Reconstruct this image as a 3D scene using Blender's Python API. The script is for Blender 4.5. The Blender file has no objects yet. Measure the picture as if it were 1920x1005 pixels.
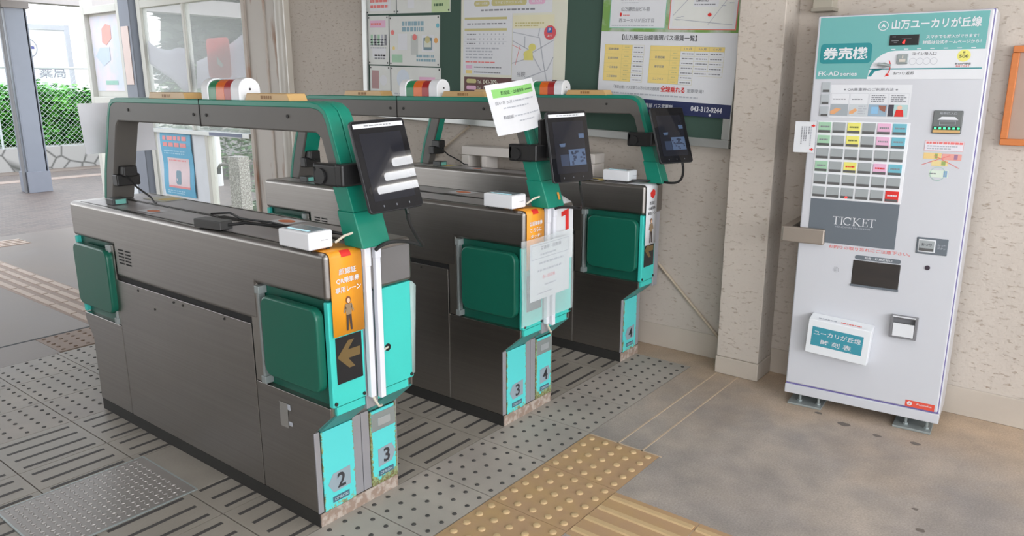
import bpy, bmesh, math, random
from mathutils import Vector, Matrix
random.seed(7)
S = bpy.context.scene
COL = S.collection
PI = math.pi

# ------------------------------------------------------------------ camera
def make_camera():
    f, cx, cy, cz, yaw, pit, rol = 1414.05, -1.3527, -1.8633, 1.41975, 0.90613, 0.23865, -0.00058
    fw = Vector((math.sin(yaw) * math.cos(pit), math.cos(yaw) * math.cos(pit), -math.sin(pit)))
    rt = Vector((math.cos(yaw), -math.sin(yaw), 0)); up = rt.cross(fw)
    r2 = rt * math.cos(rol) + up * math.sin(rol); u2 = -rt * math.sin(rol) + up * math.cos(rol)
    cd = bpy.data.cameras.new('camera'); co = bpy.data.objects.new('camera', cd); COL.objects.link(co)
    cd.sensor_width = 36; cd.lens = 36 * f / 1920; cd.clip_start = 0.02; cd.clip_end = 300
    m = Matrix((r2, u2, -fw)).transposed().to_4x4(); m.translation = (cx, cy, cz)
    co.matrix_world = m
    S.camera = co
make_camera()

# ------------------------------------------------------------------ world, lights, exposure
EXPOSURE = 0.15
S.view_settings.view_transform = 'Standard'
S.view_settings.look = 'None'
S.view_settings.exposure = EXPOSURE
S.view_settings.gamma = 1.0
S.view_settings.use_curve_mapping = False
w = bpy.data.worlds.new('overcast_sky'); S.world = w; w.use_nodes = True
nt = w.node_tree; nt.nodes.clear()
bg = nt.nodes.new('ShaderNodeBackground'); wo = nt.nodes.new('ShaderNodeOutputWorld')
tc = nt.nodes.new('ShaderNodeTexCoord'); sp = nt.nodes.new('ShaderNodeSeparateXYZ'); rp = nt.nodes.new('ShaderNodeValToRGB')
nt.links.new(tc.outputs['Generated'], sp.inputs[0]); nt.links.new(sp.outputs['Z'], rp.inputs[0])
rp.color_ramp.elements[0].position = 0.0; rp.color_ramp.elements[0].color = (0.95, 0.97, 1.0, 1)
rp.color_ramp.elements[1].position = 1.0; rp.color_ramp.elements[1].color = (0.78, 0.87, 1.0, 1)
nt.links.new(rp.outputs[0], bg.inputs[0]); bg.inputs[1].default_value = 3.4
nt.links.new(bg.outputs[0], wo.inputs[0])

def area_light(name, loc, target, sx, sy, power, color=(1, 1, 1)):
    l = bpy.data.lights.new(name, 'AREA'); l.shape = 'RECTANGLE'; l.size = sx; l.size_y = sy
    l.energy = power; l.color = color
    o = bpy.data.objects.new(name, l); COL.objects.link(o); o.location = loc
    o.rotation_euler = (Vector(target) - Vector(loc)).to_track_quat('-Z', 'Y').to_euler()
    return o
# daylight through the open front of the hall (behind the camera) and through its open left front
area_light('front_opening_daylight', (-1.2, -5.6, 1.9), (0.6, 0.0, 0.7), 4.0, 2.0, 160, (0.97, 0.98, 1.0))
area_light('side_opening_daylight', (-4.2, -2.2, 1.8), (2.0, -1.2, 0.8), 3.0, 2.0, 14, (0.97, 0.98, 1.0))

# ------------------------------------------------------------------ materials
def lin(c):
    r = []
    for v in c:
        v = v / 255.0
        r.append(v / 12.92 if v <= 0.04045 else ((v + 0.055) / 1.055) ** 2.4)
    return (r[0], r[1], r[2], 1.0)
def N(t, kind, **kw):
    n = t.nodes.new(kind)
    for k, v in kw.items(): setattr(n, k, v)
    return n
MATS = {}
def mat(name, rgb, rough=0.5, metal=0.0, vary=0.06, scale=12.0, bump=0.0, bscale=None, stretch=(1, 1, 1),
        emit=None, alpha=1.0, spec=0.5, rgb2=None, thr=(0.45, 0.6), coat=0.0, trans=0.0, rvary=0.0):
    if name in MATS: return MATS[name]
    m = bpy.data.materials.new(name); m.use_nodes = True; t = m.node_tree
    b = t.nodes['Principled BSDF']
    co = N(t, 'ShaderNodeTexCoord'); mp = N(t, 'ShaderNodeMapping'); mp.inputs['Scale'].default_value = stretch
    t.links.new(co.outputs['Object'], mp.inputs[0])
    nz = N(t, 'ShaderNodeTexNoise'); nz.inputs['Scale'].default_value = scale; nz.inputs['Detail'].default_value = 5
    t.links.new(mp.outputs[0], nz.inputs['Vector'])
    mx = N(t, 'ShaderNodeMix', data_type='RGBA')
    base = lin(rgb)
    if rgb2 is None:
        mx.inputs[6].default_value = tuple(max(0, c * (1 - vary)) for c in base[:3]) + (1,)
        mx.inputs[7].default_value = tuple(min(1, c * (1 + vary)) for c in base[:3]) + (1,)
        t.links.new(nz.outputs[0], mx.inputs[0])
    else:
        rr = N(t, 'ShaderNodeValToRGB'); rr.color_ramp.elements[0].position = thr[0]; rr.color_ramp.elements[1].position = thr[1]
        t.links.new(nz.outputs[0], rr.inputs[0]); t.links.new(rr.outputs[0], mx.inputs[0])
        mx.inputs[6].default_value = base; mx.inputs[7].default_value = lin(rgb2)
    t.links.new(mx.outputs[2], b.inputs['Base Color'])
    b.inputs['Roughness'].default_value = rough; b.inputs['Metallic'].default_value = metal
    b.inputs['Specular IOR Level'].default_value = spec
    b.inputs['Coat Weight'].default_value = coat; b.inputs['Coat Roughness'].default_value = 0.06
    if rvary:
        mr = N(t, 'ShaderNodeMapRange'); mr.inputs[3].default_value = rough - rvary; mr.inputs[4].default_value = rough + rvary
        t.links.new(nz.outputs[0], mr.inputs[0]); t.links.new(mr.outputs[0], b.inputs['Roughness'])
    if trans: b.inputs['Transmission Weight'].default_value = trans
    if alpha < 1: b.inputs['Alpha'].default_value = alpha
    if emit:
        b.inputs['Emission Color'].default_value = lin(emit[0]); b.inputs['Emission Strength'].default_value = emit[1]
    if bump:
        n2 = N(t, 'ShaderNodeTexNoise'); n2.inputs['Scale'].default_value = bscale or scale * 4; n2.inputs['Detail'].default_value = 6
        t.links.new(mp.outputs[0], n2.inputs['Vector'])
        bp = N(t, 'ShaderNodeBump'); bp.inputs['Strength'].default_value = bump; bp.inputs['Distance'].default_value = 0.01
        t.links.new(n2.outputs[0], bp.inputs['Height']); t.links.new(bp.outputs[0], b.inputs['Normal'])
    MATS[name] = m
    return m

def plaster_mat(name, rgb, dark):
    """rough trowelled concrete render with pitted, horizontally dragged holes"""
    m = bpy.data.materials.new(name); m.use_nodes = True; t = m.node_tree; b = t.nodes['Principled BSDF']
    co = N(t, 'ShaderNodeTexCoord'); mp = N(t, 'ShaderNodeMapping'); mp.inputs['Scale'].default_value = (1, 1, 2.6)
    t.links.new(co.outputs['Object'], mp.inputs[0])
    n1 = N(t, 'ShaderNodeTexNoise'); n1.inputs['Scale'].default_value = 27; n1.inputs['Detail'].default_value = 7; n1.inputs['Roughness'].default_value = 0.62
    n2 = N(t, 'ShaderNodeTexNoise'); n2.inputs['Scale'].default_value = 2.2; n2.inputs['Detail'].default_value = 4
    n3 = N(t, 'ShaderNodeTexNoise'); n3.inputs['Scale'].default_value = 60; n3.inputs['Detail'].default_value = 4
    t.links.new(mp.outputs[0], n1.inputs['Vector']); t.links.new(co.outputs['Object'], n2.inputs['Vector']); t.links.new(co.outputs['Object'], n3.inputs['Vector'])
    r1 = N(t, 'ShaderNodeValToRGB'); r1.color_ramp.elements[0].position = 0.575; r1.color_ramp.elements[1].position = 0.70
    t.links.new(n1.outputs[0], r1.inputs[0])
    a = N(t, 'ShaderNodeMix', data_type='RGBA'); L = lin(rgb)
    a.inputs[6].default_value = tuple(c * 0.86 for c in L[:3]) + (1,); a.inputs[7].default_value = tuple(c * 1.1 for c in L[:3]) + (1,)
    t.links.new(n2.outputs[0], a.inputs[0])
    c2 = N(t, 'ShaderNodeMix', data_type='RGBA'); c2.inputs[7].default_value = lin(dark)
    t.links.new(r1.outputs[0], c2.inputs[0]); t.links.new(a.outputs[2], c2.inputs[6]); t.links.new(c2.outputs[2], b.inputs['Base Color'])
    ad = N(t, 'ShaderNodeMath', operation='MULTIPLY_ADD'); ad.inputs[1].default_value = -1.0
    t.links.new(r1.outputs[0], ad.inputs[0]); t.links.new(n3.outputs[0], ad.inputs[2])
    bp = N(t, 'ShaderNodeBump'); bp.inputs['Strength'].default_value = 0.45; bp.inputs['Distance'].default_value = 0.006
    t.links.new(ad.outputs[0], bp.inputs['Height']); t.links.new(bp.outputs[0], b.inputs['Normal'])
    b.inputs['Roughness'].default_value = 0.9; b.inputs['Specular IOR Level'].default_value = 0.2
    MATS[name] = m
    return m

def rust_panel_mat(name, rgb, amount):
    """teal paint that flakes to rust and primer towards the panel's edges (object space: x -1..1, z 0..1 are set by the mesh's generated box)"""
    m = bpy.data.materials.new(name); m.use_nodes = True; t = m.node_tree; b = t.nodes['Principled BSDF']
    co = N(t, 'ShaderNodeTexCoord'); sx = N(t, 'ShaderNodeSeparateXYZ'); t.links.new(co.outputs['Generated'], sx.inputs[0])
    def mth(op, a=None, bb=None, va=None, vb=None):
        n = N(t, 'ShaderNodeMath', operation=op)
        if a is not None: t.links.new(a, n.inputs[0])
        if bb is not None: t.links.new(bb, n.inputs[1])
        if va is not None: n.inputs[0].default_value = va
        if vb is not None: n.inputs[1].default_value = vb
        return n.outputs[0]
    xl = mth('SUBTRACT', sx.outputs['X'], vb=0.5); xl = mth('ABSOLUTE', xl); xe = mth('SUBTRACT', va=0.5, bb=xl)
    xe = mth('MULTIPLY', xe, vb=1.5)
    ze = mth('MULTIPLY', sx.outputs['Z'], vb=0.85)
    ed = mth('MINIMUM', xe, ze)
    nz = N(t, 'ShaderNodeTexNoise'); nz.inputs['Scale'].default_value = 60; nz.inputs['Detail'].default_value = 8; nz.inputs['Roughness'].default_value = 0.7
    t.links.new(co.outputs['Object'], nz.inputs['Vector'])
    th = mth('MULTIPLY', ed, vb=-2.2); th = mth('ADD', th, vb=0.62 * 1.0 - 0.5 + amount); v = mth('ADD', th, nz.outputs[0])
    rr = N(t, 'ShaderNodeValToRGB'); rr.color_ramp.elements[0].position = 0.60; rr.color_ramp.elements[1].position = 0.66
    t.links.new(v, rr.inputs[0])
    n2 = N(t, 'ShaderNodeTexNoise'); n2.inputs['Scale'].default_value = 120; t.links.new(co.outputs['Object'], n2.inputs['Vector'])
    r2 = N(t, 'ShaderNodeValToRGB'); r2.color_ramp.elements[0].position = 0.42; r2.color_ramp.elements[1].position = 0.6
    r2.color_ramp.elements[0].color = lin((116, 104, 62)); r2.color_ramp.elements[1].color = lin((150, 168, 120)); t.links.new(n2.outputs[0], r2.inputs[0])
    mx = N(t, 'ShaderNodeMix', data_type='RGBA'); mx.inputs[6].default_value = lin(rgb)
    t.links.new(rr.outputs[0], mx.inputs[0]); t.links.new(r2.outputs[0], mx.inputs[7]); t.links.new(mx.outputs[2], b.inputs['Base Color'])
    b.inputs['Roughness'].default_value = 0.45
    MATS[name] = m
    return m

def steel_mat(name, rgb, rough, axis):
    """brushed stainless: fine streaks along one axis, smudges in the gloss"""
    m = bpy.data.materials.new(name); m.use_nodes = True; t = m.node_tree; b = t.nodes['Principled BSDF']
    co = N(t, 'ShaderNodeTexCoord'); mp = N(t, 'ShaderNodeMapping')
    mp.inputs['Scale'].default_value = {'y': (180, 1.2, 180), 'z': (180, 180, 1.2), 'x': (1.2, 180, 180)}[axis]
    t.links.new(co.outputs['Object'], mp.inputs[0])
    n1 = N(t, 'ShaderNodeTexNoise'); n1.inputs['Scale'].default_value = 1; n1.inputs['Detail'].default_value = 3; t.links.new(mp.outputs[0], n1.inputs['Vector'])
    n2 = N(t, 'ShaderNodeTexNoise'); n2.inputs['Scale'].default_value = 3.5; n2.inputs['Detail'].default_value = 6; t.links.new(co.outputs['Object'], n2.inputs['Vector'])
    L = lin(rgb); mx = N(t, 'ShaderNodeMix', data_type='RGBA')
    mx.inputs[6].default_value = tuple(c * 0.86 for c in L[:3]) + (1,); mx.inputs[7].default_value = tuple(min(1, c * 1.12) for c in L[:3]) + (1,)
    t.links.new(n1.outputs[0], mx.inputs[0]); t.links.new(mx.outputs[2], b.inputs['Base Color'])
    ad = N(t, 'ShaderNodeMath', operation='MULTIPLY_ADD'); ad.inputs[1].default_value = 0.22; ad.inputs[2].default_value = rough - 0.11
    t.links.new(n2.outputs[0], ad.inputs[0]); t.links.new(ad.outputs[0], b.inputs['Roughness'])
    b.inputs['Metallic'].default_value = 1.0
    MATS[name] = m
    return m

STEEL = steel_mat('brushed_steel', (158, 154, 150), 0.36, 'y')
STEELZ = steel_mat('brushed_steel_upright', (172, 168, 162), 0.36, 'z')
STEELTOP = mat('satin_top_plate', (176, 172, 173), 0.36, metal=0.3, vary=0.05, scale=4, rvary=0.06)
TEAL = mat('teal_enamel', (40, 170, 158), 0.38, vary=0.04)
TEALRAIL = mat('teal_rail_plastic', (18, 132, 110), 0.35, vary=0.04)
TEALSLOPE = mat('teal_worn_paint', (74, 150, 146), 0.5, vary=0.1)
DKTEAL = mat('dark_green_recess', (20, 92, 76), 0.4, vary=0.08)
FLAP = mat('dark_green_flap_plastic', (22, 98, 80), 0.3, vary=0.06, rvary=0.05)
GREYPL = mat('grey_rail_plastic', (100, 97, 93), 0.45, vary=0.05)
BLACKPL = mat('black_plastic', (36, 36, 37), 0.35, vary=0.1)
CABLE = mat('black_cable', (30, 31, 32), 0.45)
WHITEPL = mat('white_plastic', (236, 238, 242), 0.35, vary=0.02)
CONDUIT = mat('white_duct_plastic', (228, 230, 238), 0.45, vary=0.03)
CORD = mat('ivory_cord', (216, 210, 194), 0.5)
PAPER = mat('white_paper', (220, 222, 226), 0.6, vary=0.02)
PAPERC = mat('cream_paper', (222, 222, 206), 0.65, vary=0.03)
ORANGE = mat('orange_print', (240, 160, 38), 0.5, vary=0.03)
RED = mat('red_print', (216, 46, 40), 0.5)
SALMON = mat('red_faded_print', (228, 120, 116), 0.55)
PINK = mat('pink_print', (226, 178, 206), 0.55)
YELLOW = mat('yellow_print', (228, 222, 116), 0.55)
MINT = mat('mint_print', (160, 200, 170), 0.55)
AQUA = mat('aqua_print', (112, 180, 196), 0.55)
INK = mat('dark_ink', (58, 58, 62), 0.6)
GREYINK = mat('grey_ink', (134, 136, 142), 0.6)
PALEINK = mat('pale_ink', (178, 182, 190), 0.6)
NAVY = mat('navy_print', (44, 52, 92), 0.5)
BLUE = mat('blue_print', (66, 96, 168), 0.5)
SKYBLUE = mat('sky_blue_print', (104, 176, 208), 0.55)
TEALPRINT = mat('teal_header_print', (106, 172, 170), 0.45, vary=0.03)
TEALDARKPRINT = mat('teal_dark_print', (40, 136, 142), 0.45, vary=0.03)
LIME = mat('lime_print', (142, 206, 118), 0.55)
GRASSPRINT = mat('grass_photo_print', (120, 160, 84), 0.55, rgb2=(178, 190, 172), scale=8)
BUFF = mat('buff_table_print', (232, 208, 130), 0.55)
OLIVE = mat('olive_print', (196, 188, 130), 0.55)
MAROON = mat('maroon_print', (96, 56, 54), 0.5)
GOLD = mat('dull_gold_lamp', (112, 92, 56), 0.4)
BLACKGL = mat('black_glass', (38, 38, 40), 0.16)
SCREEN = mat('tablet_glass', (22, 23, 27), 0.01, vary=0.02, spec=0.5)
AMBER = mat('amber_acrylic', (206, 168, 112), 0.3, vary=0.06)
LENSG = mat('green_lens', (34, 132, 84), 0.25)
LENSO = mat('orange_lens', (226, 108, 34), 0.25)
LENSR = mat('red_lens', (170, 40, 40), 0.25)
RUSTBASE = mat('rusty_plinth', (158, 138, 124), 0.85, rgb2=(188, 176, 166), scale=40, bump=0.5)
KICK = mat('black_kickplate', (40, 39, 37), 0.6, vary=0.15)
TRIM = mat('reflection_grey_trim', (168, 168, 174), 0.4, metal=0.35, vary=0.04)  # light grey stands in for the bright reflection in the steel strips
DARK = mat('dark_gap', (22, 22, 22), 0.7)
MACHINE = mat('vending_white_enamel', (203, 205, 211), 0.32, vary=0.012, coat=0.2)
SLATE = mat('slate_panel', (104, 112, 120), 0.4, vary=0.02)
BTNGREY = mat('button_grey', (160, 166, 168), 0.35, vary=0.02)
BTNDARK = mat('button_dark', (92, 92, 92), 0.4)
GALV = mat('galvanised_metal', (156, 164, 164), 0.4, metal=0.35, vary=0.1)
GREENBOARD = mat('green_felt_board', (64, 88, 78), 0.9, vary=0.06, scale=6)
ALU = mat('aluminium_frame', (196, 198, 196), 0.4, metal=0.6, vary=0.04)
WOODFRAME = mat('orange_wood_frame', (196, 116, 60), 0.5, vary=0.12, stretch=(1, 1, 8))
CREAMMETAL = mat('cream_painted_metal', (206, 200, 190), 0.55, vary=0.05)
PEELMETAL = mat('peeling_white_column', (196, 190, 182), 0.6, rgb2=(150, 112, 84), thr=(0.60, 0.74), scale=7, stretch=(1.4, 1.4, 0.35))
BLUEGREY = mat('blue_grey_column', (128, 133, 143), 0.5, vary=0.08, scale=5)
FRAME = mat('ivory_window_frame', (206, 205, 196), 0.5, vary=0.05)
GLASS = mat('window_glass', (214, 224, 222), 0.05, trans=0.0, alpha=0.14, vary=0.02)
HAZEGLASS = mat('dusty_acrylic', (184, 190, 188), 0.22, alpha=0.42, vary=0.2, scale=3)
VINYL = mat('clear_vinyl', (226, 236, 238), 0.16, alpha=0.24, vary=0.05)
TACTILE = mat('yellow_tactile_tile', (178, 147, 114), 0.75, rgb2=(184, 153, 108), scale=9, thr=(0.4, 0.75), bump=0.15)
TACTBUMP = mat('yellow_tactile_bump', (198, 171, 130), 0.7, vary=0.1, scale=30)
OLDTACT = mat('faded_tactile_tile', (158, 140, 128), 0.75, vary=0.1, scale=20, bump=0.1)
OLDBUMP = mat('faded_tactile_bar', (190, 172, 158), 0.7, vary=0.1)
STUD = mat('dark_stud', (70, 68, 66), 0.7)
WHEEL = mat('galvanised_wire', (190, 198, 196), 0.5)
STONE = None
WALL = plaster_mat('pitted_plaster', (197, 188, 178), (166, 151, 136))
WALLB = mat('smooth_concrete_skirting', (188, 178, 166), 0.85, vary=0.1, scale=6, bump=0.15)
CEIL = mat('painted_ceiling', (206, 204, 202), 0.8, vary=0.05)
HEDGE = mat('hedge_leaf', (122, 196, 84), 0.5, rgb2=(70, 148, 54), scale=5, thr=(0.35, 0.65))
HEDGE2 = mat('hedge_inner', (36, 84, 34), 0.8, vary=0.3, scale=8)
GRAVEL = mat('pale_ground', (186, 178, 166), 0.9, rgb2=(150, 160, 120), scale=1.2, thr=(0.45, 0.65), bump=0.2)

def floor_mat():
    m = bpy.data.materials.new('worn_concrete_floor'); m.use_nodes = True; t = m.node_tree; b = t.nodes['Principled BSDF']
    co = N(t, 'ShaderNodeTexCoord')
    def noise(sc, d=5):
        n = N(t, 'ShaderNodeTexNoise'); n.inputs['Scale'].default_value = sc; n.inputs['Detail'].default_value = d
        t.links.new(co.outputs['Object'], n.inputs['Vector']); return n
    n1, n2, n3, n4, n5 = noise(1.9, 7), noise(9, 9), noise(70, 3), noise(2.6, 6), noise(150, 4)
    r1 = N(t, 'ShaderNodeValToRGB'); r1.color_ramp.elements[0].position = 0.36; r1.color_ramp.elements[1].position = 0.66
    r1.color_ramp.elements[0].color = lin((150, 145, 143)); r1.color_ramp.elements[1].color = lin((178, 168, 158))
    t.links.new(n1.outputs[0], r1.inputs[0])
    r2 = N(t, 'ShaderNodeValToRGB'); r2.color_ramp.elements[0].position = 0.3; r2.color_ramp.elements[1].position = 0.75
    r2.color_ramp.elements[0].color = (0.84, 0.84, 0.84, 1); r2.color_ramp.elements[1].color = (1.12, 1.11, 1.10, 1)
    t.links.new(n2.outputs[0], r2.inputs[0])
    mx = N(t, 'ShaderNodeMix', data_type='RGBA', blend_type='MULTIPLY'); mx.inputs[0].default_value = 1
    # tan dirt gathered along the foot of the wall, breaking up into the room
    sx = N(t, 'ShaderNodeSeparateXYZ'); t.links.new(co.outputs['Object'], sx.inputs[0])
    md = N(t, 'ShaderNodeMath', operation='MULTIPLY_ADD'); md.inputs[1].default_value = 1.3; t.links.new(n4.outputs[0], md.inputs[0]); t.links.new(sx.outputs['X'], md.inputs[2])
    r4 = N(t, 'ShaderNodeMapRange'); r4.inputs[1].default_value = 2.1; r4.inputs[2].default_value = 3.0; r4.inputs[3].default_value = 0; r4.inputs[4].default_value = 0.9; t.links.new(md.outputs[0], r4.inputs[0])
    m4 = N(t, 'ShaderNodeMix', data_type='RGBA'); m4.inputs[7].default_value = lin((190, 168, 144)); t.links.new(r4.outputs[0], m4.inputs[0]); t.links.new(r1.outputs[0], m4.inputs[6])
    r3 = N(t, 'ShaderNodeValToRGB'); r3.color_ramp.elements[0].position = 0.3; r3.color_ramp.elements[1].position = 0.7
    r3.color_ramp.elements[0].color = (0.84, 0.84, 0.84, 1); r3.color_ramp.elements[1].color = (1.12, 1.12, 1.12, 1); t.links.new(n5.outputs[0], r3.inputs[0])
    m5 = N(t, 'ShaderNodeMix', data_type='RGBA', blend_type='MULTIPLY'); m5.inputs[0].default_value = 1
    t.links.new(m4.outputs[2], mx.inputs[6]); t.links.new(r2.outputs[0], mx.inputs[7]); t.links.new(mx.outputs[2], m5.inputs[6]); t.links.new(r3.outputs[0], m5.inputs[7]); t.links.new(m5.outputs[2], b.inputs['Base Color'])
    mr = N(t, 'ShaderNodeMapRange'); mr.inputs[3].default_value = 0.42; mr.inputs[4].default_value = 0.82
    t.links.new(n2.outputs[0], mr.inputs[0]); t.links.new(mr.outputs[0], b.inputs['Roughness'])
    bp = N(t, 'ShaderNodeBump'); bp.inputs['Strength'].default_value = 0.12; bp.inputs['Distance'].default_value = 0.004
    t.links.new(n3.outputs[0], bp.inputs['Height']); t.links.new(bp.outputs[0], b.inputs['Normal'])
    b.inputs['Specular IOR Level'].default_value = 0.4
    return m
FLOOR = floor_mat()
TILE = mat('grey_paving_tile', (160, 154, 147), 0.62, rgb2=(178, 171, 162), scale=3.5, thr=(0.35, 0.7), bump=0.08, bscale=90, rvary=0.12)
GROOVETILE = mat('grooved_paving_tile', (146, 140, 130), 0.5, rgb2=(162, 156, 146), scale=3.5, thr=(0.35, 0.7), bump=0.08, bscale=90, rvary=0.12)
WETCON = mat('damp_platform_concrete', (110, 98, 89), 0.5, rgb2=(126, 113, 102), scale=1.2, thr=(0.35, 0.65), bump=0.05, bscale=60, rvary=0.12)
BRICKPAVE = None
def brick_mat():
    m = bpy.data.materials.new('brick_paved_platform'); m.use_nodes = True; t = m.node_tree; b = t.nodes['Principled BSDF']
    co = N(t, 'ShaderNodeTexCoord'); br = N(t, 'ShaderNodeTexBrick'); br.inputs['Scale'].default_value = 4.5
    br.inputs['Color1'].default_value = lin((112, 98, 90)); br.inputs['Color2'].default_value = lin((92, 82, 77)); br.inputs['Mortar'].default_value = lin((120, 110, 104))
    br.inputs['Mortar Size'].default_value = 0.015
    t.links.new(co.outputs['Object'], br.inputs['Vector']); t.links.new(br.outputs[0], b.inputs['Base Color']); b.inputs['Roughness'].default_value = 0.55
    return m
BRICKPAVE = brick_mat()
def stone_mat():
    m = bpy.data.materials.new('polygon_stone_wall'); m.use_nodes = True; t = m.node_tree; b = t.nodes['Principled BSDF']
    co = N(t, 'ShaderNodeTexCoord'); vo = N(t, 'ShaderNodeTexVoronoi', feature='DISTANCE_TO_EDGE'); vo.inputs['Scale'].default_value = 2.6
    t.links.new(co.outputs['Object'], vo.inputs['Vector'])
    rr = N(t, 'ShaderNodeValToRGB'); rr.color_ramp.elements[0].color = lin((96, 96, 92)); rr.color_ramp.elements[1].color = lin((176, 174, 170)); rr.color_ramp.elements[1].position = 0.06
    t.links.new(vo.outputs['Distance'], rr.inputs[0]); t.links.new(rr.outputs[0], b.inputs['Base Color']); b.inputs['Roughness'].default_value = 0.9
    return m
STONE = stone_mat()
def checker_mat():
    m = bpy.data.materials.new('worn_checker_steel'); m.use_nodes = True; t = m.node_tree; b = t.nodes['Principled BSDF']
    b.inputs['Base Color'].default_value = lin((140, 135, 130)); b.inputs['Metallic'].default_value = 0.35; b.inputs['Roughness'].default_value = 0.4
    return m
CHECK = checker_mat()

# ------------------------------------------------------------------ mesh helpers
class MB:
    def __init__(s): s.v = []; s.f = []; s.m = []
    def add(s, vs, fs, mi=0):
        o = len(s.v); s.v += [tuple(p) for p in vs]; s.f += [tuple(i + o for i in f) for f in fs]; s.m += [mi] * len(fs); return s
    def box(s, x0, x1, y0, y1, z0, z1, mi=0):
        vs = [(x, y, z) for x in (x0, x1) for y in (y0, y1) for z in (z0, z1)]
        return s.add(vs, [(0, 1, 3, 2), (4, 6, 7, 5), (0, 4, 5, 1), (2, 3, 7, 6), (0, 2, 6, 4), (1, 5, 7, 3)], mi)
    def prism(s, poly, ax, a0, a1, mi=0):
        A = 0
        for i in range(len(poly)):
            p, q = poly[i], poly[(i + 1) % len(poly)]; A += p[0] * q[1] - q[0] * p[1]
        P = list(poly) if A > 0 else list(poly)[::-1]
        n = len(P)
        mk = {'x': lambda a, p: (a, p[0], p[1]), 'y': lambda a, p: (p[0], a, p[1]), 'z': lambda a, p: (p[0], p[1], a)}[ax]
        vs = [mk(a0, p) for p in P] + [mk(a1, p) for p in P]
        fs = [tuple(range(n))[::-1], tuple(range(n, 2 * n))] + [(i, (i + 1) % n, n + (i + 1) % n, n + i) for i in range(n)]
        if ax == 'y': fs = [f[::-1] for f in fs]
        return s.add(vs, fs, mi)
    def tube(s, pts, r, seg=8, mi=0, closed=False):
        pts = [Vector(p) for p in pts]; n = len(pts); rings = []
        up = Vector((0, 0, 1))
        for i, p in enumerate(pts):
            d = (pts[min(i + 1, n - 1)] - pts[max(i - 1, 0)]).normalized()
            if abs(d.z) > 0.98: a = d.cross(Vector((1, 0, 0))).normalized()
            else: a = d.cross(up).normalized()
            b = d.cross(a).normalized()
            rad = r[i] if isinstance(r, (list, tuple)) else r
            rings.append([p + a * rad * math.cos(2 * PI * k / seg) + b * rad * math.sin(2 * PI * k / seg) for k in range(seg)])
        vs = [q for rg in rings for q in rg]; fs = []
        for i in range(n - 1):
            for k in range(seg):
                fs.append((i * seg + k, i * seg + (k + 1) % seg, (i + 1) * seg + (k + 1) % seg, (i + 1) * seg + k))
        fs.append(tuple(range(seg))[::-1]); fs.append(tuple((n - 1) * seg + k for k in range(seg)))
        return s.add(vs, fs, mi)
    def dome(s, c, r, h, seg=10, mi=0, flat=0.55):
        x, y, z = c; vs = []; fs = []
        for rr, zz in ((r, 0), (r * 0.85, h * 0.75), (r * flat, h)):
            vs += [(x + rr * math.cos(2 * PI * k / seg), y + rr * math.sin(2 * PI * k / seg), z + zz) for k in range(seg)]
        for i in range(2):
            for k in range(seg): fs.append((i * seg + k, i * seg + (k + 1) % seg, (i + 1) * seg + (k + 1) % seg, (i + 1) * seg + k))
        fs.append(tuple(2 * seg + k for k in range(seg)))
        return s.add(vs, fs, mi)
    def quad(s, a, b, c, d, mi=0): return s.add([a, b, c, d], [(0, 1, 2, 3)], mi)
    def build(s, name, mats, parent=None, bevel=0, seg=2, smooth=True, solid=0, angle=35):
        me = bpy.data.meshes.new(name); me.from_pydata(s.v, [], s.f)
        if not isinstance(mats, (list, tuple)): mats = [mats]
        for m in mats: me.materials.append(m)
        for p, i in zip(me.polygons, s.m): p.material_index = i
        if smooth:
            me.shade_smooth(); me.set_sharp_from_angle(angle=math.radians(angle))
        o = bpy.data.objects.new(name, me); COL.objects.link(o)
        if parent: o.parent = parent
        if solid:
            md = o.modifiers.new('thickness', 'SOLIDIFY'); md.thickness = solid
        if bevel:
            md = o.modifiers.new('bevel', 'BEVEL'); md.width = bevel; md.segments = seg; md.limit_method = 'ANGLE'; md.angle_limit = math.radians(30)
            md.harden_normals = True
        return o
def tag(o, label, cat, group=None, kind=None):
    if label: o['label'] = label
    if cat: o['category'] = cat
    if group: o['group'] = group
    if kind: o['kind'] = kind
    return o
def thing(name, label, cat, loc=(0, 0, 0), rz=0, group=None):
    o = bpy.data.objects.new(name, None); COL.objects.link(o); o.location = loc; o.rotation_euler = (0, 0, rz); o.empty_display_size = 0.1
    return tag(o, label, cat, group)
def struct(o): o['kind'] = 'structure'; return o

# text: built-in font, turned into flat mesh
_tc = {}
def text_mesh(s, bold):
    k = (s, bold)
    if k in _tc: return _tc[k]
    c = bpy.data.curves.new('t', 'FONT'); c.body = s; c.size = 1.0; c.resolution_u = 3; c.offset = 0.010 * min(bold, 1.3)
    o = bpy.data.objects.new('t', c); COL.objects.link(o)
    dg = bpy.context.evaluated_depsgraph_get(); dg.update()
    me = bpy.data.meshes.new_from_object(o.evaluated_get(dg))
    vs = [v.co.copy() for v in me.vertices]; fs = [tuple(p.vertices) for p in me.polygons]
    bpy.data.objects.remove(o); bpy.data.curves.remove(c); bpy.data.meshes.remove(me)
    x0 = min(v.x for v in vs); x1 = max(v.x for v in vs); y0 = min(v.y for v in vs); y1 = max(v.y for v in vs)
    _tc[k] = ([((v.x - x0) / (x1 - x0), (v.y - y0) / max(1e-6, y1 - y0)) for v in vs], fs, (x1 - x0) / max(1e-6, (y1 - y0)))
    return _tc[k]

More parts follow.
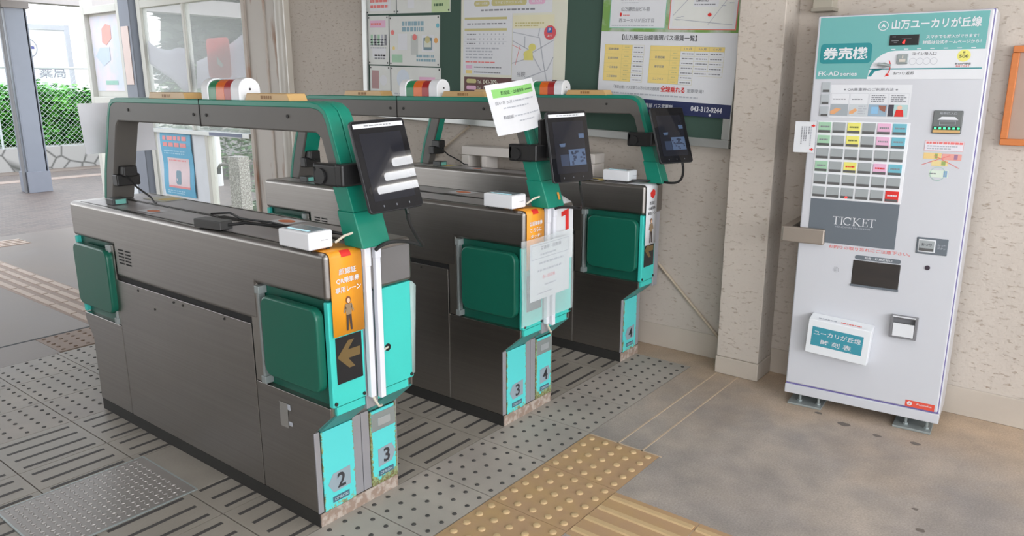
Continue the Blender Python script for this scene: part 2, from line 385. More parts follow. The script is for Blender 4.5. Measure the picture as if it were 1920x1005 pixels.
class Print:
    """flat printed matter: shapes given in (u, v) metres on a plane, each layer a hair above the last"""
    def __init__(s, o, u=(1, 0, 0), v=(0, 0, 1), lift=0.0006):
        s.o = Vector(o); s.u = Vector(u).normalized(); s.v = Vector(v).normalized(); s.n = s.u.cross(s.v).normalized(); s.mb = MB(); s.mats = []; s.lift = lift; s.bend = None; s.warp = None
    def P(s, x, y, l):
        if s.warp and y > s.warp[0]: y = s.warp[1] + (y - s.warp[0]) * s.warp[2]
        return s.o + s.u * x + s.v * y + s.n * (s.lift * (1 + l) + (s.bend(x, y) if s.bend else 0))
    def mi(s, m):
        if m not in s.mats: s.mats.append(m)
        return s.mats.index(m)
    def poly(s, pts, m, l=0):
        A = sum(pts[i][0] * pts[(i + 1) % len(pts)][1] - pts[(i + 1) % len(pts)][0] * pts[i][1] for i in range(len(pts)))
        if A < 0: pts = pts[::-1]
        s.mb.add([s.P(x, y, l) for x, y in pts], [tuple(range(len(pts)))], s.mi(m)); return s
    def rect(s, x0, y0, x1, y1, m, l=0, r=0):
        if r:
            pts = []
            for cx, cy, a in ((x1 - r, y1 - r, 0), (x0 + r, y1 - r, 90), (x0 + r, y0 + r, 180), (x1 - r, y0 + r, 270)):
                pts += [(cx + r * math.cos(math.radians(a + t)), cy + r * math.sin(math.radians(a + t))) for t in (0, 30, 60, 90)]
            return s.poly(pts, m, l)
        if s.bend:
            k = 8
            kv = 10 if y1 - y0 > 0.06 else 2
            for i in range(k):
                a, b = x0 + (x1 - x0) * i / k, x0 + (x1 - x0) * (i + 1) / k
                for j in range(kv):
                    c, d = y0 + (y1 - y0) * j / kv, y0 + (y1 - y0) * (j + 1) / kv
                    s.poly([(a, c), (b, c), (b, d), (a, d)], m, l)
            return s
        return s.poly([(x0, y0), (x1, y0), (x1, y1), (x0, y1)], m, l)
    def disc(s, x, y, r, m, l=0, n=20, ry=None):
        return s.poly([(x + r * math.cos(2 * PI * k / n), y + (ry or r) * math.sin(2 * PI * k / n)) for k in range(n)], m, l)
    def ring(s, x, y, r, w, m, l=0, n=24, a0=0, a1=360):
        k = max(3, int(n * (a1 - a0) / 360)); c = lambda i, R: (x + R * math.cos(math.radians(a0 + (a1 - a0) * i / k)), y + R * math.sin(math.radians(a0 + (a1 - a0) * i / k)))
        for i in range(k): s.poly([c(i, r), c(i + 1, r), c(i + 1, r - w), c(i, r - w)], m, l)
        return s
    def line(s, x0, y0, x1, y1, w, m, l=0):
        d = math.hypot(x1 - x0, y1 - y0) or 1; nx, ny = -(y1 - y0) / d * w / 2, (x1 - x0) / d * w / 2
        return s.poly([(x0 + nx, y0 + ny), (x1 + nx, y1 + ny), (x1 - nx, y1 - ny), (x0 - nx, y0 - ny)], m, l)
    def frame(s, x0, y0, x1, y1, w, m, l=0):
        s.rect(x0, y0, x1, y0 + w, m, l); s.rect(x0, y1 - w, x1, y1, m, l); s.rect(x0, y0 + w, x0 + w, y1 - w, m, l); s.rect(x1 - w, y0 + w, x1, y1 - w, m, l); return s
    def text(s, t, x, y, h, m, l=1, w=None, align='c', bold=1, rot=0, slant=0):
        vs, fs, asp = text_mesh(t, bold); W = w if w else h * asp
        ox = {'c': -W / 2, 'l': 0, 'r': -W}[align]; ca, sa = math.cos(rot), math.sin(rot)
        sh = 0.014 * h * max(0, bold - 1)
        for q, (ex, ey) in enumerate(((0, 0),) if sh == 0 else ((-sh, -sh), (sh, -sh), (-sh, sh), (sh, sh))):
            out = []
            for a, b in vs:
                px, py = ox + a * W + slant * b * h + ex, b * h + ey
                out.append(s.P(x + px * ca - py * sa, y + px * sa + py * ca, l + 0.15 * q))
            s.mb.add(out, fs, s.mi(m))
        return s
    def lines(s, x0, y0, x1, y1, rows, m, l=1, fill=0.5, words=7, ragged=True):
        """rows of print too small to read: short strokes"""
        rh = (y1 - y0) / rows
        for r in range(rows):
            y = y1 - (r + 1) * rh + rh * (1 - fill) / 2; x = x0; end = x1 - (random.random() * 0.3 * (x1 - x0) if ragged else 0)
            while x < end:
                wd = (x1 - x0) / words * (0.4 + random.random() * 0.9); b = min(x + wd, end)
                if b - x > 0.001: s.rect(x, y, b, y + rh * fill, m, l)
                x = b + (x1 - x0) / words * 0.22
        return s
    def build(s, name, parent): return s.mb.build(name, s.mats, parent, smooth=False)

def sheet(name, o, u, v, wd, ht, m, th=0.0015, parent=None, bend=None, nu=12):
    """a rectangular sheet with its lower left corner at o, optionally bent out of its plane"""
    o = Vector(o); u = Vector(u).normalized(); v = Vector(v).normalized(); n = u.cross(v).normalized()
    b = MB(); nv = nu if bend else 1; nuu = nu if bend else 1
    for side in (0, 1):
        vs = []
        for i in range(nuu + 1):
            for j in range(nv + 1):
                x, y = wd * i / nuu, ht * j / nv
                vs.append(o + u * x + v * y + n * ((bend(x, y) if bend else 0) - side * th))
        fs = []
        for i in range(nuu):
            for j in range(nv):
                q = (i * (nv + 1) + j, (i + 1) * (nv + 1) + j, (i + 1) * (nv + 1) + j + 1, i * (nv + 1) + j + 1)
                fs.append(q if side == 0 else q[::-1])
        b.add(vs, fs, 0)
    k = (nuu + 1) * (nv + 1); idx = lambda i, j: i * (nv + 1) + j
    edge = [idx(i, 0) for i in range(nuu + 1)] + [idx(nuu, j) for j in range(1, nv + 1)] + [idx(i, nv) for i in range(nuu - 1, -1, -1)] + [idx(0, j) for j in range(nv - 1, 0, -1)]
    for a in range(len(edge)):
        p, q = edge[a], edge[(a + 1) % len(edge)]; b.f.append((q, p, p + k, q + k)); b.m.append(0)
    return b.build(name, m, parent)

# ------------------------------------------------------------------ the setting
WX = 2.30                                                     # the long wall runs along y at x = 2.30
T = 0.3235                                                    # paving module
b = MB(); b.box(-6, WX + 0.3, -8, 6.2, -0.2, -0.012); struct(b.build('floor', FLOOR))
# smooth concrete pieces of floor around the tile bands
b = MB()
b.box(-6, WX, -8, -0.6525, -0.02, 0.0)                        # hall side
b.box(1.128, WX, -0.6525, -0.327, -0.02, 0.0); b.box(-6, -2.1, -0.6525, -0.327, -0.02, 0.0)
b.box(2.113, WX, -0.327, 2.47, -0.02, 0.0)
b.box(-6, -2.1, -0.327, 2.47, -0.02, 0.0)
struct(b.build('floor', FLOOR))
# two saw cuts with light joint filler in the concrete towards the pillar
b = MB()
for y in (-0.4655, -0.575): b.box(1.128, 2.117, y - 0.0035, y + 0.0035, -0.004, 0.0012)
b.box(1.128, 1.135, -0.6615, -0.334, -0.004, 0.0012)
struct(b.build('floor', mat('pale_joint_filler', (196, 176, 152), 0.8)))
# stains on the concrete, flat irregular patches
b = MB()
for cx, cy, r in ((1.93, -1.02, 0.012), (1.88, -1.14, 0.02), (1.85, -1.28, 0.012), (1.87, -1.42, 0.014), (1.33, -1.52, 0.008), (1.2, -1.56, 0.012)):
    b.add([(cx + r * (0.8 + 0.4 * random.random()) * math.cos(2 * PI * k / 12), cy + 1.4 * r * (0.8 + 0.4 * random.random()) * math.sin(2 * PI * k / 12), 0.0008) for k in range(12)], [tuple(range(12))])
struct(b.build('floor', mat('dark_floor_spots', (112, 104, 98), 0.7), smooth=False))
# platform beyond the gates: damp concrete, then brick paving
b = MB(); b.box(-6, WX, 2.835, 6.4, -0.02, 0.0); b.box(-6, 0.19, 2.4735, 2.825, -0.02, 0.0); b.box(0.5135, WX, 2.4735, 2.825, -0.02, 0.0)
struct(b.build('floor', WETCON))
b = MB(); b.box(-8, 9, 6.4, 12.5, -0.2, 0.0); struct(b.build('floor', BRICKPAVE))
b = MB(); b.box(-8, 9, 12.0, 12.5, 0.0, 0.004); struct(b.build('floor', WETCON))
# dimpled paving tiles (surface pattern stays in the mesh) and grooved tiles
def tile_band(name, x0, nx, y0, ny, ty, m, kind, skip=None):
    b = MB(); g = 0.0022
    for i in range(nx):
        for j in range(ny):
            xa, ya = x0 + i * T, y0 + j * ty
            if skip and skip(xa + T / 2, ya + ty / 2): continue
            b.box(xa + g, xa + T - g, ya + g, ya + ty - g, -0.02, 0.0, 0)
            if kind == 'dot':
                for a in range(5):
                    for c in range(5):
                        px, py = xa + 0.0323 + a * T / 5, ya + 0.0323 + c * ty / 5
                        b.add([(px + 0.0085 * math.cos(PI * k / 5), py + 0.0085 * math.sin(PI * k / 5), 0.0008) for k in range(10)], [tuple(range(10))], 1)
                        b.dome((px, py, 0), 0.0085, 0.003, 10, 1, 0.7)
            elif kind == 'groove':
                for c in range(4):
                    py = ya + ty * (c + 0.42) / 4
                    b.box(xa + 0.031, xa + T - 0.031, py - 0.0075, py + 0.0075, -0.01, 0.0009, 1)
    return struct(b.build(name, [m, STUD], smooth=False))
b = MB(); b.box(-2.1, 2.113, -0.66, 2.48, -0.02, -0.006); struct(b.build('floor', mat('tile_bedding', (104, 98, 90), 0.9)))
tile_band('floor', 0.495 - 8 * T, 13, -0.3255, 1, 0.3235, TILE, 'dot')
PLATE = (-0.622, -0.125, 0.548, 0.938)
inplate = lambda x, y: False
tile_band('floor', 0.495 - 8 * T, 13, 0.0, 3, 0.3293, GROOVETILE, 'groove')
tile_band('floor', 0.495 - 8 * T, 13, 0.9879, 1, 0.19, GROOVETILE, 'plain')
tile_band('floor', 0.495 - 8 * T, 13, 1.1779, 1, 0.3293, GROOVETILE, 'groove')
# second slot row of the far part
b = MB()
for i in range(13):
    xa = 0.495 - 8 * T + i * T
    for y in (0.968, 1.05, 1.133): b.box(xa + 0.031, xa + T - 0.031, y - 0.0075, y + 0.0075, -0.01, 0.0011)
struct(b.build('floor', STUD))
tile_band('floor', 0.495 - 8 * T, 13, 1.5072, 3, 0.322, TILE, 'dot')

b = MB(); b.box(-0.124, 0.0, 0.54, 0.945, -0.004, 0.0014); struct(b.build('floor', GROOVETILE))
# checker plate let into the floor beside the nearest gate
def checker_plate():
    x0, x1, y0, y1 = PLATE
    b = MB(); b.box(x0, x1, y0, y1, 0.0008, 0.0035)
    s = 0.0245
    i = 0; y = y0 + 0.018
    while y < y1 - 0.012:
        j = 0; x = x0 + 0.02
        while x < x1 - 0.018:
            ang = PI / 4 if (i + j) % 2 else -PI / 4
            a = ang + PI / 8
            L, W = 0.0092, 0.0028; ca, sa = math.cos(a), math.sin(a)
            pts = [(-L, 0), (-L * 0.5, -W), (L * 0.5, -W), (L, 0), (L * 0.5, W), (-L * 0.5, W)]
            vs = [(x + px * ca - py * sa, y + px * sa + py * ca, 0.0035) for px, py in pts] + [(x + 0.6 * (px * ca - py * sa), y + 0.6 * (px * sa + py * ca), 0.0056) for px, py in pts]
            b.add(vs, [(6, 7, 8, 9, 10, 11)] + [(k, (k + 1) % 6, 6 + (k + 1) % 6, 6 + k) for k in range(6)], 1)
            x += s; j += 1
        y += s * 0.72; i += 1
    o = b.build('checker_plate', [CHECK, mat('worn_bright_tread', (164, 160, 157), 0.35, metal=0.4)], smooth=False)
    tag(o, 'worn steel checker plate set into the paving beside the nearest gate', 'floor plate')
    f = MB()
    for (a0, a1, c0, c1) in ((x0 - .004, x1 + .004, y1, y1 + .006), (x0 - .004, x1 + .004, y0 - .006, y0), (x0 - .006, x0, y0, y1), (x1, x1 + .006, y0, y1)): f.box(a0, a1, c0, c1, 0.0008, 0.0045)
    f.build('edge_trim', GALV, o)
checker_plate()

# yellow tactile tiles in front of the gates
def warning_tile(x0, y0, label):
    b = MB(); g = 0.0012; b.box(x0 + g, x0 + T - g, y0 + g, y0 + T - g, -0.012, 0.001, 0)
    for i in range(5):
        for j in range(5): b.dome((x0 + 0.0323 + i * T / 5, y0 + 0.0323 + j * T / 5, 0.001), 0.0135, 0.0055, 14, 1, 0.6)
    return tag(b.build('tactile_tile', [TACTILE, TACTBUMP]), label, 'tactile tile', 'yellow studded tactile tiles in front of the gates')
for k, lab in enumerate(('yellow studded tactile tile at the right-hand end of the row, nearest the pillar', 'second yellow studded tactile tile from the pillar end of the row',
                         'third yellow studded tactile tile from the pillar end, at the bottom edge of the picture')):
    warning_tile(1.128 - (k + 1) * T, -0.652, lab)
for k in range(3, 6): warning_tile(1.128 - (k + 1) * T, -0.652, 'yellow studded tactile tile continuing the row out of the picture')
def guide_tile(x0, y0, label):
    b = MB(); g = 0.0012; b.box(x0 + g, x0 + T - g, y0 + g, y0 + T - g, -0.012, 0.001, 0)
    for i in range(4):
        cx = x0 + T * (i + 0.5) / 4; hw = 0.0135
        pr = [(cx - hw, 0.001), (cx + hw, 0.001), (cx + hw * 0.7, 0.0062), (cx - hw * 0.7, 0.0062)]
        b.prism(pr, 'y', y0 + 0.006, y0 + T - 0.006, 1)
    return tag(b.build('tactile_tile', [TACTILE, TACTBUMP]), label, 'tactile tile', 'yellow ridged tactile tiles leading away from the gates')
guide_tile(0.4695, -0.976, 'yellow ridged tactile tile meeting the studded row, at the bottom edge of the picture')
guide_tile(0.4695, -0.976 - T, 'yellow ridged tactile tile, second from the studded row')
# faded ones on the platform
def faded_tile(x0, y0, kind, label, w=T):
    b = MB(); g = 0.0015; b.box(x0 + g, x0 + w - g, y0 + g, y0 + w - g, -0.012, 0.001, 0)
    if kind == 'dot':
        for i in range(5):
            for j in range(5): b.dome((x0 + 0.0323 + i * w / 5, y0 + 0.0323 + j * w / 5, 0.001), 0.011, 0.004, 10, 2, 0.7)
    else:
        for i in range(4):
            c = w * (i + 0.5) / 4
            if kind == 'y': b.box(x0 + c - 0.019, x0 + c + 0.019, y0 + 0.008, y0 + w - 0.008, 0.001, 0.006, 1)
            else: b.box(x0 + 0.008, x0 + w - 0.008, y0 + c - 0.019, y0 + c + 0.019, 0.001, 0.006, 1)
    return tag(b.build('tactile_tile', [OLDTACT, OLDBUMP, mat('brown_stud', (126, 104, 88), 0.7)], smooth=False), label, 'tactile tile', 'faded tactile tiles on the platform')
faded_tile(0.19, 2.4885, 'dot', 'faded brown studded tactile tile just beyond the dimpled paving, behind the nearest gate')
ordn = ('first', 'second', 'third', 'fourth', 'fifth', 'sixth', 'seventh', 'eighth', 'ninth', 'tenth', 'eleventh')
for k in range(9): faded_tile(0.508, 2.85 + k * T, 'y', '%s faded ridged tactile tile of the strip running away behind the nearest gate' % ordn[k])
for k in range(2): faded_tile(0.96 - k * T, 5.83, 'x', ('right' if k == 0 else 'left') + ' faded ridged tile of the short crossing strip on the platform')
b = MB(); b.box(-6, WX, 2.815, 2.835, -0.02, 0.0005); struct(b.build('floor', DARK))
b = MB()
for k in range(40): b.box(-3 + k * 0.3 + 0.004, -3 + (k + 1) * 0.3 - 0.004, 10.85, 11.15, 0.0, 0.004)
struct(b.build('floor', OLDTACT))

# walls, pillar, ceiling
b = MB(); b.box(WX, WX + 0.25, -6.2, 3.12, -0.2, 2.7); struct(b.build('wall_right', WALL, smooth=False))
b = MB(); b.box(WX - 0.008, WX, -6.2, -0.668, 0.0, 0.128); b.box(WX - 0.008, WX, -0.455, 3.12, 0.0, 0.128); struct(b.build('baseboard_right', WALLB, bevel=0.004))
b = MB(); b.box(2.117, WX, -0.668, -0.455, 0.09, 2.7); struct(b.build('wall_pillar', WALL, bevel=0.006))
b = MB(); b.box(2.113, WX, -0.672, -0.451, 0.0, 0.09); struct(b.build('baseboard_pillar', WALLB, bevel=0.006))
b = MB(); b.box(-4.6, WX + 0.25, -6.4, 5.4, 2.7, 2.85); b.box(-6, WX + .6, 7.4, 9.5, 2.7, 2.8); struct(b.build('ceiling', CEIL))  # unseen canopy strip shades the platform; gap before it left open for light
b = MB(); b.box(-4.6, -4.4, -2.2, 5.6, -0.02, 2.7); struct(b.build('wall_left_shade', WALLB))  # unseen wall, added to darken the left floor and the gates' left sides
b = MB(); b.box(-4.6, WX + 0.25, -6.6, -6.4, 0, 0.9); b.box(-4.6, WX + .25, -6.6, -6.4, 2.3, 2.85); b.box(0.8, WX + .25, -6.6, -6.4, 0.9, 2.3); struct(b.build('wall_front', mat('dark_front_wall', (92, 90, 88), 0.8)))

# ceiling lamps (out of frame; the nearest tablet mirrors one, the other is added to light the hall)
TUBE = mat('fluorescent_tube', (255, 255, 255), 0.4, emit=((250, 252, 255), 16))
def ceiling_lamp(x, y, label):
    t = thing('ceiling_lamp', label, 'lamp', (x, y, 2.7), 0, 'fluorescent ceiling lamps')
    m = MB(); m.box(-0.4, 0.4, -0.36, 0.36, -0.05, 0.0); m.build('housing', CREAMMETAL, t)
    for k in (-0.24, 0, 0.24):
        m = MB(); m.tube([(-0.37, k, -0.075), (0.37, k, -0.075)], 0.032, 12); m.build('tube', TUBE, t)
ceiling_lamp(1.93, -3.44, 'fluorescent ceiling lamp behind the viewer, near the right wall')
ceiling_lamp(0.2, -1.2, 'added fluorescent ceiling lamp lighting the hall in front of the gates')

# ------------------------------------------------------------------ ticket gates
GW, GL = 0.35, 1.54                                           # body width, length at the floor
YF, YB = -0.092, 1.592                                        # ends of the upper part
ZH, ZT = 0.79, 0.937                                          # hood
PANELA = rust_panel_mat('teal_panel_light_rust', (92, 216, 216), 0.02)
PANELB = rust_panel_mat('teal_panel_heavy_rust', (92, 216, 216), 0.20)
TEALFRONT = mat('teal_front_enamel', (66, 204, 194), 0.4, vary=0.03, rgb2=None)
EDGESEAL = mat('clear_edge_tape', (196, 220, 218), 0.4, alpha=0.55)

def gate(gx, label, nums, taped=False, half=False):
    GW = 0.192 if half else 0.35; c = 0.153 if half else GW / 2; hw = 0.026 if half else 0.047
    t = thing('ticket_gate', label, 'ticket gate', (gx, 0, 0), 0, 'automatic ticket gates')
    m = MB(); m.prism([(0.006, 0.05), (0.006, 0.335), (YF + 0.006, 0.415), (YF + 0.006, 0.447), (YB - .006, 0.447), (YB - .006, 0.415), (GL - .006, 0.335), (GL - .006, 0.05)], 'x', 0.003, GW - 0.003)
    m.build('lower_housing', STEELZ, t)
    m = MB(); m.box(0.0, GW, 0.0, GL, 0.0, 0.05); m.build('plinth', KICK, t)
    m = MB(); m.box(0.004, GW - 0.004, -0.004, 0.0, 0.0, 0.046); m.build('front_plinth', RUSTBASE, t)
    # end panels and middle panels on both sides
    near = [(-0.001, 0.052), (-0.001, 0.336), (YF - .001, 0.416), (YF - .001, 0.447), (0.296, 0.447), (0.296, 0.052)]
    far = [(GL + .001, 0.052), (GL + .001, 0.336), (YB + .001, 0.416), (YB + .001, 0.447), (1.256, 0.447), (1.256, 0.052)]
    for x0, x1 in ((-0.002, 0.006), (GW - 0.006, GW + 0.002)):
        m = MB(); m.prism(near, 'x', x0, x1); m.build('end_panel', STEEL, t, bevel=0.0025)
        m = MB(); m.prism(far, 'x', x0, x1); m.build('end_panel', STEEL, t, bevel=0.0025)
        m = MB(); m.box(x0, x1, 0.301, 1.251, 0.052, 0.646); m.build('side_panel', STEEL, t, bevel=0.002)
    m = MB(); m.box(0.004, GW - 0.004, 0.30, 1.252, 0.44, 0.70); m.build('inner_frame', DARK, t)
    # teal recess and the hood over it
    m = MB(); m.box(0.02, GW - 0.02, YF + 0.006, YB - 0.006, 0.44, ZH + .01); m.build('recess', DKTEAL, t)
    hood = [(-0.11, ZH), (0.25, ZH), (0.25, 0.662), (1.24, 0.662), (1.24, ZH), (1.607, ZH), (1.607, ZT), (-0.11, ZT)]
    m = MB(); m.prism(hood, 'x', -0.002, GW + 0.002); m.build('hood', STEEL, t, bevel=0.016, seg=4)
    for x0, x1 in ((-0.001, 0.004), (GW - 0.004, GW + 0.001)):
        for y0, y1 in ((0.252, 0.294), (1.247, 1.285)):
            m = MB(); m.box(x0, x1, y0, y1, 0.45, 0.788); m.build('hinge_cover', STEELZ, t, bevel=0.001)
    # flaps standing open along the passage sides, with their hinge posts
    for sx, y0, y1, hy in ((0, -0.083, 0.205, 0.232), (0, 1.262, 1.572, 1.272), (1, -0.083, 0.205, 0.232), (1, 1.262, 1.572, 1.272))[:2 if half else 4]:
        xa, xb = (-0.026, 0.006) if sx == 0 else (GW - 0.006, GW + 0.026)
        m = MB(); r = 0.035; pts = []
        for cy, cz, a in ((y1 - r, 0.768 - r, 0), (y0 + r, 0.768 - r, 90), (y0 + r, 0.497 + r, 180), (y1 - r, 0.497 + r, 270)):
            pts += [(cy + r * math.cos(math.radians(a + k)), cz + r * math.sin(math.radians(a + k))) for k in (0, 22, 45, 68, 90)]
        m.prism(pts, 'x', xa, xb); m.build('door_flap', FLAP, t, bevel=0.008, seg=3)
        m = MB(); xo = (-0.012, 0.02) if sx == 0 else (GW - 0.02, GW + 0.012)
        m.box(xo[0] + .004, xo[1] - .004, hy, hy + 0.012, 0.452, 0.785)
        for z in (0.452, 0.762): m.box(xo[0], xo[1], hy - 0.006, hy + 0.018, z, z + 0.026)
        m.build('hinge_post', GALV, t, bevel=0.002)
    # front and back ends
    for s, yy in ((1, YF), (-1, YB)):
        f = lambda d: (yy - d, yy + 0.008) if s > 0 else (yy - 0.008, yy + d)
        m = MB(); m.box(0.002, 0.135, *f(0.013), 0.449, ZH - .002); fp = m.build('front_panel', TEALFRONT, t, bevel=0.004)
        fp2 = None
        if not half: m = MB(); m.box(0.19, GW - 0.002, *f(0.013), 0.449, ZH - .002); fp2 = m.build('front_panel', TEALFRONT, t, bevel=0.004)
        m = MB(); m.box(0.138, 0.187, *f(0.008), 0.40, ZH); m.build('centre_strip', TRIM, t, bevel=0.002)
        m = MB(); m.box(0.022, 0.136, *f(0.004), 0.417, 0.444); (half or m.box(0.189, GW - 0.022, *f(0.004), 0.417, 0.444)); m.build('bumper_band', TEALFRONT, t, bevel=0.001)
        if s > 0:
            for x in (0.012, 0.125, 0.2, 0.335)[:2 if half else 4]:
                k = MB(); k.tube([(x, YF - 0.013, 0.462), (x, YF - 0.017, 0.462)], 0.006, 10); k.build('screw', KICK, fp if x < 0.15 else fp2)
            P = Print((0, YF - 0.0132, 0), lift=0.0008)
            P.rect(0.022, 0.522, 0.124, 0.672, BLACKGL, 0)
            P.poly([(0.026, 0.609), (0.070, 0.655), (0.094, 0.655), (0.068, 0.626), (0.116, 0.626), (0.116, 0.598), (0.068, 0.598), (0.094, 0.566), (0.070, 0.566)], GOLD, 1)
            P.build('direction_indicator', fp)
            if not half: m = MB(); m.box(0.205, 0.338, -0.1125, -0.105, 0.802, 0.918); m.build('hood_plate', mat('grey_hood_plate', (140, 140, 142), 0.4, metal=0.6), t, bevel=0.003)
            for x0, x1, mt in ((0.022, 0.152, TEALSLOPE), (0.226, 0.346, TEALSLOPE))[:1 if half else 2]:
                m = MB(); m.prism([(YF - 0.003, 0.416), (-0.003, 0.334), (0.004, 0.338), (YF + 0.004, 0.419)], 'x', x0, x1); m.build('slope_panel', mt, t)
            for (x0, x1, z1, mt, n) in ((0.022, 0.152, 0.332, PANELA, nums[0]), (0.226, 0.346, 0.328, PANELB, nums[1]))[:1 if half else 2]:
                m = MB(); m.box(x0, x1, -0.006, 0.0, 0.048, z1); lp = m.build('lower_panel', mt, t, bevel=0.001)
                if n is not None:
                    xc = (x0 + x1) / 2 + (0.002 if n == nums[0] else 0.006)
                    Q = Print((0, -0.0062, 0), lift=0.0008)
                    if n == nums[0]: Q.poly([(xc - 0.052, 0.139), (xc - 0.030, 0.172), (xc + 0.042, 0.176), (xc + 0.042, 0.108), (xc - 0.030, 0.104)], mat('number_plate_grey', (150, 166, 176), 0.45), 0)
                    else: Q.poly([(xc + 0.046, 0.150), (xc + 0.028, 0.184), (xc - 0.036, 0.180), (xc - 0.036, 0.112), (xc + 0.028, 0.116)], mat('number_plate_grey', (150, 166, 176), 0.45), 0)
                    zc = 0.140 if n == nums[0] else 0.148
                    Q.text(n, xc + 0.003, zc - 0.026, 0.052, INK, 1, bold=1.6); Q.build('number_plate', lp)
                    Q = Print((0, -0.0062, 0), lift=0.0008); z0 = 0.068 if n == nums[0] else 0.076
                    Q.rect(xc - 0.036, z0, xc + 0.034, z0 + 0.021, mat('maker_plate_blue', (74, 110, 128), 0.4), 0)
                    Q.text('OMRON', xc - 0.001, z0 + 0.005, 0.011, mat('maker_letters', (176, 196, 204), 0.4), 1, w=0.056, bold=1.2); Q.build('maker_plate', lp)
                if x0 > 0.2:
                    m = MB(); m.box(x0 + 0.006, x1 - 0.004, -0.009, -0.004, 0.252, 0.318); hp = m.build('handle_plate', GALV, lp, bevel=0.002)
                    m = MB(); m.box(x0 + 0.034, x1 - 0.03, -0.011, -0.008, 0.268, 0.296); m.build('pull_recess', mat('pull_recess_grey', (196, 204, 208), 0.3, metal=0.5), lp, bevel=0.002)
            m = MB(); m.box(0.154, 0.188, -0.003, 0.003, 0.05, 0.338); (half or m.box(0.191, 0.224, -0.003, 0.003, 0.05, 0.338)); m.build('centre_trim', TRIM, t, bevel=0.001)
            m = MB(); m.box(-0.002, 0.019, -0.003, 0.004, 0.05, 0.336); m.build('corner_trim', TRIM, t, bevel=0.002)
            if not half: m = MB(); m.box(0.348, 0.352, -0.003, 0.02, 0.05, 0.336); m.build('corner_trim', TRIM, t, bevel=0.001)
    # loose clear tape curling off the right-hand front edge
    if taped:
        m = MB(); vs = [(GW + 0.004, YF - 0.012, 0.462), (GW + 0.014, YF - 0.018, 0.77), (GW + 0.003, YF - .010, 0.785), (GW - 0.01, YF - 0.0145, 0.785), (GW - 0.012, YF - 0.0145, 0.462)]
        m.add(vs, [(0, 1, 2, 3, 4)]); m.build('edge_tape', EDGESEAL, t, solid=0.0006)
    # louvre slots and screws on both faces
    for x, s in ((-0.0026, -1), (GW + 0.0026, 1)):
        P = Print((x, 0, 0), u=(0, -1 if s < 0 else 1, 0)); P.lift = 0.0004
        for y0 in (1.10, 1.155):
            for k in range(5):
                z = 0.722 + k * 0.0135
                a, bb = (-(y0 + 0.044), -y0) if s < 0 else (y0, y0 + 0.044)
                P.rect(a, z, bb, z + 0.006, DARK, 0, r=0.0025)
        P.build('vent_slots', t)
        for y, z in ((1.07, 0.63), (0.80, 0.63), (0.735, 0.63), (0.46, 0.632), (0.95, 0.575)):
            m = MB(); m.tube([(x - 0.0005 * s, y, z), (x + 0.002 * s, y, z)], 0.0045, 8); m.build('screw', KICK, t)
    # hood top: groove lines, lane strip
    P = Print((0, 0, ZT), v=(0, 1, 0), lift=0.0005)
    P.rect(0.022, -0.02, 0.027, 1.55, DARK, 0); P.rect(0.165, 0.02, 0.172, 1.52, DARK, 0); (half or P.rect(0.178, 0.02, 0.183, 1.52, DARK, 0)); P.rect(GW - 0.027, -0.02, GW - 0.022, 1.55, DARK, 0)
    P.rect(0.036, 0.255, 0.156, 0.258, PALEINK, 0.5)
    P.rect(0.034, 0.0, 0.158, 1.54, STEELTOP, -0.3); half or P.rect(0.19, 0.0, 0.318, 1.54, STEELTOP, -0.3)
    (half or P.rect(0.155, 0.60, 0.20, 0.74, KICK, 1)); (half or P.rect(0.16, 0.42, 0.2, 0.50, KICK, 1))
    P.build('top_groove', t)
    P = Print((0, 0, ZT), v=(0, 1, 0), lift=0.0005)
    P.rect(0.05, 1.0, 0.118, 1.12, PAPER, 2); P.disc(0.085, 1.05, 0.02, mat('orange_sticker', (222, 128, 84), 0.5), 3, ry=0.035); P.build('sticker', t)
    P = Print((0, 0, ZT), v=(0, 1, 0), lift=0.0005)
    if half: P = Print((-0.19, 0, ZT), v=(0, 1, 0), lift=0.0005)
    P.rect(0.225, 0.385, 0.31, 0.505, PAPER, 2); P.disc(0.268, 0.445, 0.024, mat('orange_sticker', (222, 128, 84), 0.5), 3, ry=0.04); P.build('sticker', t)
    P = Print((0, 0, ZT), v=(0, 1, 0), lift=0.0005)
    if half: P = Print((-0.18, 0, ZT), v=(0, 1, 0), lift=0.0005)
    P.rect(0.225, 1.25, 0.34, 1.42, PAPERC, 2); P.rect(0.25, 1.27, 0.32, 1.34, BUFF, 3); P.build('sticker', t)
    m = MB(); m.box(0.052, 0.115, 1.315, 1.375, ZT, ZT + 0.028); sh = m.build('sensor_pod', mat('dark_pod', (64, 68, 68), 0.35), t, bevel=0.004)
    m = MB(); m.box(0.062, 0.105, 1.3125, 1.316, ZT + 0.005, ZT + 0.024); m.build('pod_lens', mat('teal_pod_lens', (110, 176, 166), 0.15), sh)
    # handrail
    outer = [(-0.120, ZT), (-0.006, 1.269), (0.008, 1.312), (0.022, 1.337), (0.048, 1.352), (0.085, 1.357), (1.35, 1.357), (1.383, 1.352), (1.405, 1.338), (1.418, 1.316), (1.432, 1.285), (1.515, 1.06), (1.548, ZT)]
    inner = [(1.485, ZT), (1.372, 1.255), (1.350, 1.275), (0.064, 1.275), (0.040, 1.258), (-0.068, ZT)]
    m = MB(); m.prism(outer + inner, 'x', c - hw, c + hw); hr = m.build('handrail', GREYPL, t, bevel=0.006)
    def offs(d):
        out = []
        for i, p in enumerate(outer):
            a = outer[max(i - 1, 0)]; q = outer[min(i + 1, len(outer) - 1)]
            dx, dz = q[0] - a[0], q[1] - a[1]; L = math.hypot(dx, dz); out.append((p[0] - dz / L * d, p[1] + dx / L * d))
        return out
    o1, o2 = offs(0.012), offs(-0.008)
